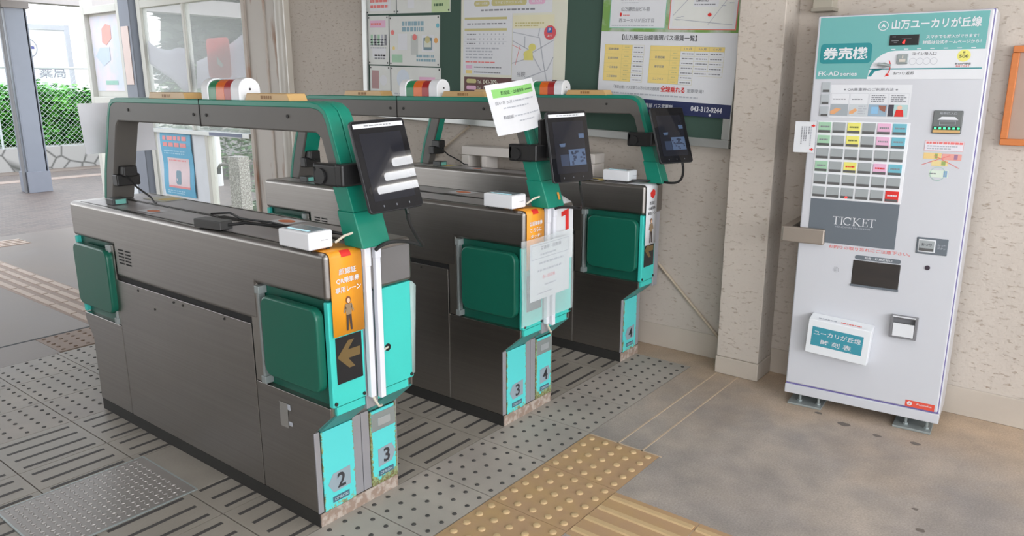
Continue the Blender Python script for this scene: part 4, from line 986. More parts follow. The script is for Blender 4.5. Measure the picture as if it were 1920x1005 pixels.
    for k, (a, bb) in enumerate(cols):
        P.frame(a, 1.243, bb, 1.334, 0.0007, PALEINK, 1)
        P.lines(a + 0.008, 1.299 if k > 1 else 1.307, bb - 0.006, 1.330 if k > 1 else 1.315, 4 if k > 1 else 1, GREYINK, 2, fill=0.45, words=6)
        ph = (mat('photo_grey', (160, 168, 174), 0.5), mat('photo_pale', (196, 202, 206), 0.5), mat('photo_blue', (146, 168, 186), 0.5), mat('photo_dark', (70, 66, 76), 0.5))[k]
        P.rect(a + 0.001, 1.245, bb - 0.001, 1.291, ph, 2)
    P.poly([(0.081, 1.262), (0.104, 1.276), (0.124, 1.272), (0.112, 1.262), (0.098, 1.250), (0.083, 1.250)], mat('photo_hand', (224, 166, 118), 0.5), 3)
    P.poly([(0.155, 1.262), (0.176, 1.275), (0.186, 1.268), (0.170, 1.254), (0.156, 1.252)], MATS['photo_hand'], 3); P.lines(0.188, 1.25, 0.22, 1.288, 4, PALEINK, 3, words=2)
    P.poly([(0.262, 1.288), (0.29, 1.286), (0.288, 1.262), (0.268, 1.270)], mat('photo_brown', (150, 96, 80), 0.5), 3); P.rect(0.236, 1.255, 0.262, 1.282, mat('photo_sky', (140, 186, 220), 0.5), 3)
    P.rect(0.318, 1.245, 0.367, 1.291, mat('photo_cyan', (176, 206, 206), 0.5), 3); P.poly([(0.322, 1.245), (0.356, 1.245), (0.352, 1.272), (0.327, 1.272)], RED, 4); P.disc(0.339, 1.280, 0.009, mat('photo_face', (226, 190, 168), 0.5), 4)
    P.build('how_to_print', door)
    for k in range(3):
        z = 1.378 - k * 0.0485
        m = MB(); m.box(0.040, 0.074, -0.006, 0.0, Z0 + z - 0.040, Z0 + z); s = m.build('ticket_button', [mat('button_strip_grey', (176, 182, 186), 0.35)], door, bevel=0.0015)
        m = MB(); m.box(0.046, 0.072, -0.0075, -0.005, Z0 + z - 0.039, Z0 + z - 0.030); m.build('button_lip', BTNDARK, s)
    # the field of 6 x 6 buttons
    m = MB(); m.box(0.036, 0.384, -0.004, -0.001, Z0 + 0.899, Z0 + 1.222); m.build('button_frame', mat('button_frame_white', (232, 234, 238), 0.35), door, bevel=0.001)
    colr = {0: MINT, 2: YELLOW, 4: PINK, 5: AQUA}
    for r in range(6):
        for c in range(6):
            u0 = 0.0425 + c * 0.0563; z1 = 1.2175 - r * 0.0535
            cm = colr.get(c, BTNGREY) if r in (0, 1, 3) else BTNGREY
            if (r, c) == (5, 5): cm = RED
            m = MB(); m.box(u0, u0 + 0.049, -0.0075, -0.003, Z0 + z1 - 0.0435, Z0 + z1); bt = m.build('ticket_button', cm, door, bevel=0.0012)
            m = MB(); m.box(u0 + 0.001, u0 + 0.048, -0.0095, -0.006, Z0 + z1 - 0.0425, Z0 + z1 - 0.0325); m.build('button_lip', BTNDARK, bt, bevel=0.001)
            if cm is not BTNGREY:
                ink = PAPER if cm is RED else (mat('olive_ink', (110, 116, 70), 0.5) if c == 2 else GREYINK)
                if r == 3 and c in (2, 4): ink = RED
                P = Print((0, -0.0076, Z0), lift=0.0004); P.lines(u0 + 0.008, z1 - 0.022, u0 + 0.043, z1 - 0.014, 1, ink, 0, fill=0.8, words=6, ragged=False); P.build('button_print', bt)
    P = Print((0, -0.0096, Z0), lift=0.0004); P.disc(0.178, 0.9115, 0.005, MATS['red_led'], 0, n=10); P.build('sold_out_lamp', door)
    # slate panel with TICKET in roman capitals
    m = MB(); pts = []
    x0, x1, z0, z1, r = 0.038, 0.381, Z0 + 0.711, Z0 + 0.897, 0.008
    m.box(x0, x1, -0.0035, -0.001, z0, z1); sl = m.build('slate_panel', SLATE, door, bevel=0.001)
    P = Print((0, -0.0036, Z0), lift=0.0005)
    h, zb, st, th, se = 0.034, 0.794, 0.0042, 0.0016, 0.004
    def vs(x, a=0, bb=1):
        P.rect(x - st / 2, zb + a * h, x + st / 2, zb + bb * h, PAPER, 0)
        for q in (a, bb): P.rect(x - st / 2 - se, zb + q * h - (th if q == bb else 0), x + st / 2 + se, zb + q * h + (0 if q == bb else th), PAPER, 0)
    def T_(x):
        vs(x); P.rect(x - 0.013, zb + h - th, x + 0.013, zb + h, PAPER, 0)
        for sgn in (-1, 1): P.poly([(x + sgn * 0.013, zb + h), (x + sgn * 0.0135, zb + h - 0.008), (x + sgn * 0.0115, zb + h - th)], PAPER, 0)
    T_(0.147); vs(0.170)
    P.ring(0.193, zb + h / 2, h / 2, 0.0034, PAPER, 0, n=40, a0=45, a1=315); P.rect(0.2035, zb + h * 0.66, 0.2055, zb + h * 0.98, PAPER, 0)
    vs(0.218); P.line(0.2195, zb + h * 0.45, 0.2375, zb + h - th, 0.0018, PAPER, 0); P.line(0.2225, zb + h * 0.52, 0.2405, zb + th, 0.004, PAPER, 0); P.rect(0.2335, zb + h - th, 0.2425, zb + h, PAPER, 0); P.rect(0.236, zb, 0.246, zb + th, PAPER, 0)
    vs(0.254); P.rect(0.254, zb + h - th, 0.2705, zb + h, PAPER, 0); P.rect(0.254, zb, 0.2715, zb + th, PAPER, 0); P.rect(0.254, zb + h * 0.5, 0.2655, zb + h * 0.5 + th, PAPER, 0)
    for q in (0.001, 0.026): P.rect(0.2695, zb + q, 0.2715, zb + q + 0.007, PAPER, 0)
    P.rect(0.264, zb + h * 0.38, 0.2658, zb + h * 0.65, PAPER, 0)
    T_(0.2865)
    P.text('VENDING MACHINE', 0.214, 0.7815, 0.0068, PALEINK, 1, w=0.138, bold=0); P.build('panel_print', sl)
    # warning line, pill label, delivery window
    P = PR(); P.text('お釣りの取り忘れにご注意下さい。', 0.285, 0.690, 0.015, SALMON, 1, w=0.312, bold=0.8); P.rect(0.236, 0.6545, 0.411, 0.6725, SLATE, 1, r=0.0085)
    P.text('発券・硬貨返却口', 0.326, 0.6585, 0.0105, PAPER, 2, w=0.105, bold=1.2); P.build('warning_print', door)
    m = MB(); m.box(0.231, 0.412, -0.0045, 0.012, Z0 + 0.540, Z0 + 0.651); wn = m.build('delivery_window', mat('smoked_window', (48, 45, 44), 0.02, spec=1.0), door, bevel=0.003)
    m = MB(); m.box(0.229, 0.414, -0.010, -0.002, Z0 + 0.538, Z0 + 0.547); m.build('window_sill', SLATE, wn, bevel=0.002)
    # bill slot
    m = MB(); m.box(0.460, 0.560, -0.010, 0.0, Z0 + 1.184, Z0 + 1.272); bs = m.build('bill_slot', mat('bill_grey', (108, 112, 112), 0.4), door, bevel=0.004)
    m = MB(); m.box(0.464, 0.556, -0.014, -0.009, Z0 + 1.188, Z0 + 1.199); m.build('bill_mouth', AMBER, bs, bevel=0.002)
    P = Print((0, -0.0102, Z0), lift=0.0005); P.text('紙幣挿入口', 0.510, 1.2575, 0.0085, PALEINK, 1, w=0.058); P.poly([(0.476, 1.237), (0.546, 1.237), (0.534, 1.249), (0.489, 1.249)], PAPER, 1); P.frame(0.484, 1.218, 0.538, 1.233, 0.0012, PALEINK, 1)
    P.rect(0.464, 1.200, 0.556, 1.212, KICK, 0)
    for k in range(6): P.rect(0.468 + k * 0.0155, 1.202, 0.476 + k * 0.0155, 1.209, mat('green_led', (70, 240, 130), 0.3, emit=((60, 255, 130), 2.2)), 1)
    P.build('bill_print', bs)
    # stickers by the bill slot
    P = PR(); P.rect(0.443, 1.118, 0.575, 1.156, mat('sticker_white', (224, 222, 230), 0.5), 0); P.frame(0.443, 1.118, 0.575, 1.156, 0.0008, SALMON, 1); P.lines(0.448, 1.143, 0.572, 1.154, 1, SALMON, 1, fill=0.75, words=11, ragged=False); P.lines(0.452, 1.122, 0.566, 1.141, 2, PALEINK, 1, words=12); P.build('sticker', door)
    P = PR(); P.rect(0.443, 1.086, 0.505, 1.110, mat('note_buff', (230, 200, 136), 0.5), 0); P.rect(0.508, 1.084, 0.573, 1.108, mat('note_pink', (226, 160, 150), 0.5), 0); P.rect(0.474, 1.060, 0.530, 1.082, mat('note_yellow', (226, 208, 150), 0.5), 0)
    P.rect(0.482, 1.089, 0.492, 1.107, mat('note_green', (150, 170, 100), 0.5), 1); P.rect(0.548, 1.087, 0.560, 1.106, mat('note_violet', (160, 120, 150), 0.5), 1); P.rect(0.508, 1.063, 0.522, 1.079, MATS['note_green'], 1)
    P.line(0.44, 1.062, 0.535, 1.102, 0.0022, SALMON, 2); P.line(0.48, 1.100, 0.570, 1.054, 0.0022, SALMON, 2)
    P.rect(0.470, 1.016, 0.536, 1.044, mat('note_pale', (214, 226, 212), 0.5), 0); P.rect(0.520, 1.018, 0.532, 1.042, mat('note_blue', (130, 160, 200), 0.5), 1); P.ring(0.500, 1.030, 0.027, 0.0016, mat('green_ring', (150, 196, 180), 0.5), 2); P.lines(0.472, 1.026, 0.500, 1.034, 1, GREYINK, 2, words=3); P.build('sticker', door)
    # coin return button plate, lock, loudspeaker holes
    m = MB(); m.box(0.458, 0.569, -0.006, 0.0, Z0 + 0.708, Z0 + 0.775); rp = m.build('return_plate', SLATE, door, bevel=0.004)
    m = MB(); m.box(0.465, 0.526, -0.010, -0.004, Z0 + 0.716, Z0 + 0.768); rb = m.build('return_button', PAPER, rp, bevel=0.002)
    m = MB(); m.box(0.469, 0.522, -0.0118, -0.008, Z0 + 0.721, Z0 + 0.764); cap = m.build('button_cap', BTNGREY, rb, bevel=0.001)
    P = Print((0, -0.0119, Z0), lift=0.0004); P.rect(0.470, 0.722, 0.521, 0.733, BTNDARK, 0); P.text('おつり', 0.495, 0.742, 0.012, INK, 0, w=0.036); P.build('cap_print', cap)
    P = Print((0, -0.0062, Z0), lift=0.0004); P.text('おつり', 0.548, 0.744, 0.009, PALEINK, 0, w=0.03); P.text('ボタン', 0.548, 0.732, 0.009, PALEINK, 0, w=0.03); P.build('plate_print', rp)
    m = MB(); m.tube([(0.508, -0.002, Z0 + 0.653), (0.508, -0.006, Z0 + 0.653)], 0.0095, 16); m.build('lock', mat('lock_dark', (78, 70, 80), 0.3, metal=0.6), door, bevel=0.001)
    P = PR()
    for k in range(5):
        for j in range(5):
            if (k - 2) ** 2 + (j - 2) ** 2 <= 5: P.disc(0.166 + (k - 2) * 0.005, 0.599 + (j - 2) * 0.005, 0.0016, GREYINK, 0, n=8)
    P.build('speaker_holes', door)
    # coin cup
    m = MB(); z0, z1 = Z0 + 0.348, Z0 + 0.442
    m.prism([(-0.002, z1), (-0.030, z1 - 0.004), (-0.026, z0), (-0.002, z0)], 'x', 0.402, 0.412); m.prism([(-0.002, z1), (-0.030, z1 - 0.004), (-0.026, z0), (-0.002, z0)], 'x', 0.492, 0.502)
    m.box(0.402, 0.502, -0.030, -0.002, z1 - 0.006, z1); m.box(0.402, 0.502, -0.027, -0.002, z0, z0 + 0.007); m.box(0.41, 0.494, -0.006, -0.002, z0, z1)
    cc = m.build('ticket_cup', mat('cup_grey', (124, 124, 128), 0.35), door, bevel=0.0015)
    m = MB(); m.box(0.413, 0.491, -0.027, -0.022, z0 + 0.008, z0 + 0.064); m.build('cup_flap', PAPER, cc, bevel=0.001)
    m = MB(); m.box(0.410, 0.494, -0.032, -0.026, z1 - 0.003, z1 + 0.001); m.build('cup_rim', PAPER, cc)
    # maker's sticker
    P = Print((0, Y, Z0), u=(1, 0, -0.005), lift=0.0006); P.rect(0.492, 0.0545, 0.601, 0.0835, mat('orange_red_sticker', (222, 84, 66), 0.45), 0)
    P.disc(0.508, 0.0695, 0.0095, PAPER, 1); P.poly([(0.504, 0.063), (0.508, 0.071), (0.513, 0.0755), (0.5105, 0.068)], MATS['orange_red_sticker'], 2); P.text('Fujitaka', 0.562, 0.0655, 0.010, PAPER, 1, w=0.056, bold=0.5, slant=0.15); P.build('sticker', door)
    # feet: steel plates and levelling bolts
    for a, bb in ((0.02, 0.165), (0.455, 0.60)):
        m = MB(); m.box(a, bb, -0.012, 0.25, 0.0005, 0.010); fp = m.build('foot_plate', GALV, t, bevel=0.002)
        for x in (a + 0.045, bb - 0.02):
            for y in (0.03, 0.22):
                m = MB(); m.tube([(x, y, 0.009), (x, y, 0.056)], 0.006, 10); m.tube([(x, y, 0.009), (x, y, 0.018)], 0.011, 6); m.build('levelling_bolt', GALV, fp)
    # timetable box hung on the door
    mw = t.matrix_basis if False else Matrix.Translation((1.9629, -0.854, 0)) @ Matrix.Rotation(math.atan2(d.y, d.x), 4, 'Z')
    q = bpy.data.objects.new('timetable_box', None); COL.objects.link(q)
    q.matrix_world = mw @ Matrix.Translation((0.212, -0.004, Z0 + 0.295)) @ Matrix.Rotation(math.radians(3.6), 4, 'Y')
    tag(q, 'white timetable box with a teal label hanging on the front of the ticket machine', 'leaflet box')
    m = MB(); m.prism([(0.0, -0.078), (-0.048, -0.076), (-0.066, 0.082), (0.0, 0.094)], 'x', -0.126, 0.126); bx = m.build('box', mat('box_card_white', (232, 236, 240), 0.5, vary=0.02), q, bevel=0.003)
    vv = Vector((0, -0.018, 0.158)); P = Print((0, -0.0485, -0.076), v=vv, lift=0.0008)
    P.rect(-0.106, 0.040, 0.100, 0.128, mat('timetable_teal', (64, 150, 168), 0.5), 0); P.text('ユーカリが丘線', -0.003, 0.090, 0.024, PAPER, 1, w=0.19, bold=1); P.text('時 刻 表', -0.003, 0.050, 0.024, PAPER, 1, w=0.125, bold=1); P.build('label', q)
    P = Print((0, -0.0665, 0.0830), u=(1, 0, 0), v=(0, 0.066, 0.012), lift=0.0006); P.lines(-0.09, 0.012, 0.0, 0.03, 1, PALEINK, 0, words=8); P.lines(0.0, 0.012, 0.09, 0.03, 1, SALMON, 0, words=8); P.build('top_print', q)
    # card sign at the left edge of the machine
    q = bpy.data.objects.new('card_sign', None); COL.objects.link(q); q.matrix_world = mw @ Matrix.Translation((-0.051, -0.010, Z0 + 1.089))
    tag(q, 'small white card with red arrows sticking out at the left edge of the ticket machine', 'card sign')
    m = MB(); m.box(0, 0.085, 0, 0.002, 0, 0.129); m.build('card', PAPER, q)
    P = Print((0, -0.0002, 0), lift=0.0005)
    for z in (0.112, 0.014): P.poly([(0.066, z - 0.0028), (0.073, z - 0.0028), (0.073, z - 0.007), (0.0825, z), (0.073, z + 0.007), (0.073, z + 0.0028), (0.066, z + 0.0028)], RED, 1)
    for x, h in ((0.064, 0.075), (0.056, 0.03), (0.045, 0.06), (0.037, 0.055), (0.027, 0.07)):
        z = 0.108
        while z > 0.108 - h: P.rect(x, z - 0.005, x + 0.0045, z, GREYINK if x < 0.06 else PALEINK, 1); z -= 0.0068
    P.build('card_print', q)
    # steel hasp holding the machine at its left edge
    q = bpy.data.objects.new('security_bracket', None); COL.objects.link(q); q.matrix_world = mw @ Matrix.Translation((-0.060, 0, Z0 + 0.70))
    tag(q, 'brushed steel security bracket gripping the left edge of the ticket machine', 'bracket')
    hb = mat('bracket_steel', (178, 168, 158), 0.42, metal=0.75, vary=0.05)
    m = MB(); m.box(-0.004, 0.172, -0.030, -0.006, 0.002, 0.070); m.build('face_plate', hb, q, bevel=0.007, seg=3)
    m = MB(); m.box(-0.008, 0.030, -0.026, 0.30, 0.004, 0.068); m.build('side_arm', hb, q, bevel=0.003)
vending()

# ------------------------------------------------------------------ notice board and what hangs on the long wall
TL = math.radians(2.1)
BU, BV = Vector((0, -math.cos(TL), -math.sin(TL))), Vector((0, -math.sin(TL), math.cos(TL)))
BX = WX - 0.045
board = thing('notice_board', 'large green felt notice board in an aluminium frame on the long wall', 'notice board', (WX, 0.93, 1.15))
def bp(y, z, x=BX): return Vector((x, y, z))
def bbox_mesh(o, u, v, n0, n1, w, h):
    """a box lying in a tilted board plane: o lower left corner, n0..n1 along the outward normal"""
    n = u.cross(v); m = MB(); vs = [o + u * a + v * b_ + n * c_ for a in (0, w) for b_ in (0, h) for c_ in (n0, n1)]
    m.add(vs, [(0, 1, 3, 2), (4, 6, 7, 5), (0, 4, 5, 1), (2, 3, 7, 6), (0, 2, 6, 4), (1, 5, 7, 3)]); return m
O = Vector((0, 2.285 - 0.93, 1.208 - 1.15))                      # lower left corner in the board's own frame (x measured from the wall)
BW, BH, FR = 2.675, 1.12, 0.042
bbox_mesh(O, BU, BV, 0.005, 0.028, BW, BH).build('felt', GREENBOARD, board)
for nm, a, b_, w_, h_ in (('bottom', 0, 0, BW, FR), ('top', 0, BH - FR, BW, FR), ('left', 0, FR, FR, BH - 2 * FR), ('right', BW - FR, FR, FR, BH - 2 * FR)):
    bbox_mesh(O + BU * a + BV * b_, BU, BV, 0.002, 0.045, w_, h_).build('frame_rail', ALU, board, bevel=0.004)

def poster(name, y, z, w_, h_, m, label, cat='poster', group=None, tilt=2.1, x=None, th=0.001, bend=None):
    a = math.radians(tilt); u = Vector((0, -math.cos(a), -math.sin(a))); v = Vector((0, -math.sin(a), math.cos(a)))
    o = Vector((x if x else WX - 0.0305, y, z))
    s = sheet(name, o, u, v, w_, h_, m, th, bend=bend); tag(s, label, cat, group)
    return s, Print(o, u, v, lift=0.0007)
# bus fare poster
s, P = poster('poster', 0.375, 1.295, 0.765, 0.86, PAPER, 'large bus fare poster with yellow tables and a navy foot on the notice board', tilt=3.0, x=WX - 0.047)
P.warp = (0.15, 0.148, 0.83)
P.rect(0, 0, 0.765, 0.066, NAVY, 0); P.text('株式会社 公共交通事業部 バス営業所', 0.455, 0.025, 0.022, PAPER, 1, align='r', w=0.36, bold=1); P.text('043-312-0244', 0.72, 0.024, 0.025, PAPER, 1, align='r', w=0.165, bold=1.6); P.disc(0.66, 0.010, 0.006, PAPER, 2, n=10)
P.lines(0.08, 0.082, 0.63, 0.096, 1, PALEINK, 1, words=30); P.text('「勝田台線」バス定期で山万の公共交通路線', 0.10, 0.112, 0.018, GREYINK, 1, align='l', w=0.27, bold=0.5); P.text('全線乗れる', 0.445, 0.108, 0.030, RED, 1, w=0.135, bold=1.5); P.text('定期登場！', 0.525, 0.112, 0.018, GREYINK, 1, align='l', w=0.09, bold=0.5)
P.text('【山万勝田台線循環バス運賃一覧】', 0.34, 0.405, 0.034, INK, 1, w=0.42, bold=0.6)
z0, z1 = 0.150, 0.375
P.rect(0.030, z0, 0.195, z1, BUFF, 0); P.rect(0.195, z0, 0.265, z1, PAPER, 0)
for k in range(9): P.rect(0.135 if k % 2 else 0.030, z0 + (z1 - z0) * k / 8 - 0.0006, 0.265, z0 + (z1 - z0) * k / 8 + 0.0006, OLIVE, 1)
for x in (0.030, 0.135, 0.195, 0.265): P.rect(x - 0.0006, z0, x + 0.0006, z1, OLIVE, 1)
for k in range(8):
    zz = z0 + (z1 - z0) * (k + 0.5) / 8; P.lines(0.205, zz - 0.006, 0.26, zz + 0.006, 1, GREYINK, 1, words=4, ragged=False); P.lines(0.15, zz - 0.005, 0.18, zz + 0.005, 1, OLIVE, 1, words=3)
for k, tx in enumerate(('二日乗車券', '一日乗車券', '普通回数券', '普通運賃')): P.text(tx, 0.083, z0 + (z1 - z0) * (k + 0.42) / 4, 0.014, GREYINK, 1, w=0.065)
P.rect(0.300, z0, 0.470, z1, BUFF, 0); P.rect(0.470, z1 - 0.028, 0.700, z1, BUFF, 0); P.rect(0.470, z0 + 0.056, 0.700, z1 - 0.028, PAPER, 0); P.rect(0.470, z0, 0.545, z0 + 0.056, PAPER, 0)
for k in range(9): P.rect(0.300 if k in (0, 2, 5, 7, 8) else 0.415, z0 + (z1 - z0) * k / 8 - 0.0006, 0.545 if k < 2 else 0.700, z0 + (z1 - z0) * k / 8 + 0.0006, OLIVE, 1)
for x in (0.300, 0.415, 0.470, 0.545, 0.622, 0.700): P.rect(x - 0.0006, z0 if x < 0.6 else z0 + 0.056, x + 0.0006, z1, OLIVE, 1)
for k in range(7):
    zz = z0 + (z1 - z0) * (k + 0.5) / 8
    for x in ((0.48, 0.555, 0.63) if k > 1 else (0.48,)): P.lines(x, zz - 0.006, x + 0.06, zz + 0.006, 1, GREYINK, 1, words=5, ragged=False)
    P.lines(0.43, zz - 0.005, 0.46, zz + 0.005, 1, OLIVE, 1, words=3)
for k, tx in enumerate(('1ヶ月', '3ヶ月', '6ヶ月')): P.text(tx, 0.508 + k * 0.077, z1 - 0.020, 0.013, GREYINK, 1, w=0.04)
P.text('普通定期', 0.357, z1 - 0.075, 0.015, GREYINK, 1, w=0.055); P.text('通学定期', 0.357, z0 + 0.095, 0.015, GREYINK, 1, w=0.055); P.text('シニアパス', 0.357, z0 + 0.022, 0.014, GREYINK, 1, w=0.06)
P.rect(0, 0.455, 0.765, 1.0, GRASSPRINT, 0)
P.rect(0.045, 0.475, 0.372, 0.84, PAPER, 1); P.frame(0.045, 0.475, 0.372, 0.84, 0.004, mat('mint_frame', (120, 190, 160), 0.5), 2)
P.text('西ユーカリが丘2丁目', 0.205, 0.510, 0.024, GREYINK, 2, w=0.205); P.text('山万勝田台ビル前', 0.195, 0.576, 0.026, GREYINK, 2, w=0.165); P.text('勝田台駅北口', 0.17, 0.640, 0.026, GREYINK, 2, w=0.125); P.lines(0.06, 0.486, 0.34, 0.496, 1, PALEINK, 2, words=18); P.lines(0.11, 0.622, 0.24, 0.630, 1, PALEINK, 2, words=12)
P.poly([(0.106, 0.545), (0.116, 0.545), (0.118, 0.562), (0.111, 0.570), (0.104, 0.562)], RED, 2); P.lines(0.125, 0.548, 0.175, 0.558, 1, SALMON, 2, words=5)
P.rect(0.390, 0.470, 0.745, 0.84, PAPER, 1); P.frame(0.390, 0.470, 0.745, 0.84, 0.005, SALMON, 2); P.rect(0.41, 0.49, 0.725, 0.83, mat('map_grey', (222, 224, 220), 0.6), 2)
P.line(0.41, 0.55, 0.50, 0.66, 0.004, PALEINK, 3); P.line(0.50, 0.66, 0.52, 0.83, 0.004, PALEINK, 3); P.line(0.42, 0.53, 0.725, 0.50, 0.004, PALEINK, 3); P.line(0.6, 0.5, 0.7, 0.66, 0.003, PALEINK, 3)
P.rect(0.515, 0.60, 0.645, 0.645, PAPER, 4); P.text('【勝田台】', 0.56, 0.627, 0.013, INK, 5, w=0.06); P.lines(0.52, 0.606, 0.64, 0.618, 1, GREYINK, 5, words=9); P.disc(0.605, 0.555, 0.010, RED, 5)
for x, z in ((0.43, 0.52), (0.43, 0.535), (0.455, 0.54), (0.66, 0.60), (0.70, 0.615), (0.57, 0.51), (0.65, 0.50)): P.lines(x, z, x + 0.025, z + 0.01, 1, PALEINK, 4, words=3)
P.build('print', s)
# clinic poster
s, P = poster('poster', 1.384, 1.372, 0.782, 0.80, PAPERC, 'cream clinic poster with a road map and a red parking sign on the notice board', tilt=2.0, x=WX - 0.031)
P.warp = (0.115, 0.107, 0.80)
P.rect(0.03, 0.0, 0.73, 0.098, MAROON, 0); P.rect(0.05, 0.06, 0.13, 0.085, OLIVE, 1, r=0.01); P.rect(0.05, 0.02, 0.13, 0.045, PINK, 1, r=0.01); P.text('Tel.', 0.155, 0.06, 0.020, PAPERC, 1, w=0.034); P.text('043-309-', 0.185, 0.058, 0.026, PAPERC, 1, align='l', w=0.115, bold=1.4); P.text('Tel.', 0.155, 0.02, 0.020, PAPERC, 1, w=0.034); P.text('0', 0.185, 0.018, 0.026, PAPERC, 1, align='l')
P.rect(0.645, 0.02, 0.705, 0.082, PAPER, 1)
P.rect(0.02, 0.115, 0.40, 0.95, PAPER, 0); P.rect(0.401, 0.56, 0.68, 0.95, PAPER, 0)
P.rect(0.105, 0.615, 0.225, 0.655, OLIVE, 1, r=0.016); P.text('内科・小児科', 0.165, 0.626, 0.018, PAPER, 2, w=0.09); P.rect(0.24, 0.615, 0.50, 0.66, OLIVE, 1, r=0.016); P.text('リハビリテーション科', 0.37, 0.628, 0.020, PAPER, 2, w=0.20); P.rect(0.515, 0.618, 0.63, 0.66, PINK, 1, r=0.016); P.text('婦人科', 0.572, 0.629, 0.020, PAPER, 2, w=0.075)
P.lines(0.16, 0.575, 0.56, 0.598, 1, GREYINK, 1, words=11, ragged=False)
P.rect(0.03, 0.520, 0.36, 0.538, OLIVE, 1); P.lines(0.05, 0.482, 0.35, 0.500, 1, GREYINK, 1, words=9, ragged=False); P.rect(0.03, 0.440, 0.36, 0.458, OLIVE, 1)
for k, zz in enumerate((0.415, 0.382, 0.349)):
    P.lines(0.05, zz - 0.008, 0.13, zz + 0.008, 1, GREYINK, 1, words=4)
    for j in range(7): P.rect(0.15 + j * 0.03, zz - 0.006, 0.157 + j * 0.03, zz + 0.006, PALEINK, 1)
    P.rect(0.03, zz - 0.018, 0.36, zz - 0.0165, PALEINK, 1)
P.lines(0.04, 0.235, 0.34, 0.325, 4, PALEINK, 1, words=9); P.lines(0.04, 0.205, 0.28, 0.222, 1, SALMON, 1, words=8, ragged=False)
P.rect(0.045, 0.165, 0.095, 0.19, PINK, 1); P.lines(0.11, 0.168, 0.34, 0.184, 1, GREYINK, 1, words=16); P.rect(0.045, 0.128, 0.095, 0.153, BUFF, 1); P.lines(0.11, 0.131, 0.37, 0.147, 1, GREYINK, 1, words=18)
P.rect(0.405, 0.085, 0.70, 0.545, PAPER, 1); P.rect(0.405, 0.455, 0.70, 0.545, mat('map_heading', (226, 222, 192), 0.6), 2); P.lines(0.42, 0.465, 0.64, 0.50, 2, OLIVE, 3, words=10)
for a in ((0.405, 0.43, 0.60, 0.39), (0.60, 0.39, 0.64, 0.18), (0.64, 0.18, 0.66, 0.09), (0.405, 0.37, 0.54, 0.30), (0.54, 0.28, 0.70, 0.375), (0.54, 0.29, 0.62, 0.16), (0.405, 0.21, 0.50, 0.24), (0.50, 0.10, 0.66, 0.17), (0.59, 0.40, 0.60, 0.455), (0.66, 0.17, 0.70, 0.26), (0.495, 0.32, 0.495, 0.40)): P.line(*a, 0.006, PALEINK, 2)
P.line(0.405, 0.34, 0.47, 0.31, 0.003, SALMON, 2); P.line(0.46, 0.33, 0.43, 0.20, 0.003, SALMON, 2)
P.disc(0.55, 0.325, 0.026, mat('map_yellow', (220, 212, 120), 0.6), 3); P.disc(0.515, 0.275, 0.026, MATS['map_yellow'], 3.3); P.poly([(0.49, 0.235), (0.56, 0.235), (0.55, 0.33), (0.50, 0.29)], MATS['map_yellow'], 3.6)
P.text('当院', 0.475, 0.117, 0.036, GREYINK, 3, w=0.062, bold=0.5)
P.disc(0.672, 0.425, 0.041, mat('parking_red', (214, 84, 92), 0.5), 4, n=28, ry=0.049); P.rect(0.654, 0.425, 0.688, 0.460, BLUE, 5); P.text('P', 0.671, 0.431, 0.024, PAPER, 6, bold=1.5); P.text('あり', 0.671, 0.396, 0.016, PAPER, 5, w=0.03)
P.build('print', s)
# small posters at the left end of the board, each a sheet of its own
grp = 'small posters at the left end of the notice board'
def small(y, z, w_, h_, label, fn, m=None):
    s, P = poster('poster', y, z, w_, h_, m or mat('poster_offwhite', (214, 216, 212), 0.45), label, group=grp, tilt=2.0)
    P.rect(0.002, 0.002, w_ - 0.002, h_ - 0.002, m or MATS['poster_offwhite'], -0.5); fn(P, w_, h_)
    for a, b_ in ((0.012, 0.012), (w_ - 0.012, 0.012), (0.012, h_ - 0.012), (w_ - 0.012, h_ - 0.012)): P.disc(a, b_, 0.006, INK, 4, n=10)
    P.build('print', s)
def f1(P, w, h):
    P.rect(0.02, h - 0.075, w - 0.03, h - 0.03, PINK, 0); P.lines(0.03, h - 0.065, w - 0.04, h - 0.04, 1, SALMON, 1, words=8)
    for k in range(5): P.rect(0.025 + k * 0.034, h - 0.19, 0.047 + k * 0.034, h - 0.12, (MINT, GREYINK, MINT, PALEINK, GREYINK)[k], 0)
    P.rect(0.04, h - 0.27, w - 0.03, h - 0.21, PAPER, 0); P.lines(0.02, 0.1, w - 0.02, 0.17, 4, PALEINK, 0, words=8); P.lines(0.06, 0.03, w - 0.03, 0.07, 2, GREYINK, 0, words=5)
def f2(P, w, h):
    P.lines(0.12, h - 0.10, w - 0.14, h - 0.03, 2, mat('blue_grey_letters', (130, 164, 178), 0.5), 0, fill=0.8, words=7, ragged=False)
    P.rect(0.08, 0.10, 0.165, h - 0.11, PAPER, 0); P.rect(0.30, 0.09, 0.405, h - 0.12, PAPER, 0); P.rect(0.315, 0.10, 0.39, h - 0.135, mat('phone_outline', (110, 136, 146), 0.5), 1, r=0.006); P.rect(0.322, 0.118, 0.383, h - 0.155, mat('phone_face', (206, 210, 196), 0.5), 2); P.disc(0.352, 0.165, 0.022, mat('phone_dot', (196, 186, 130), 0.5), 3)
    P.rect(0.20, 0.07, 0.265, h - 0.12, mat('grey_block', (188, 192, 188), 0.5), 0); P.disc(0.235, 0.18, 0.02, SALMON, 1); P.disc(0.425, 0.16, 0.017, mat('orange_dot', (222, 160, 84), 0.5), 1); P.disc(0.03, 0.21, 0.016, SALMON, 1); P.disc(0.04, 0.11, 0.012, BUFF, 1); P.disc(0.44, 0.25, 0.014, AQUA, 1)
    P.lines(0.25, 0.025, w - 0.03, 0.075, 2, mat('blue_grey_letters', (130, 164, 178), 0.5), 0, fill=0.7, words=8); P.rect(0.02, 0.02, 0.12, 0.07, MINT, 0)
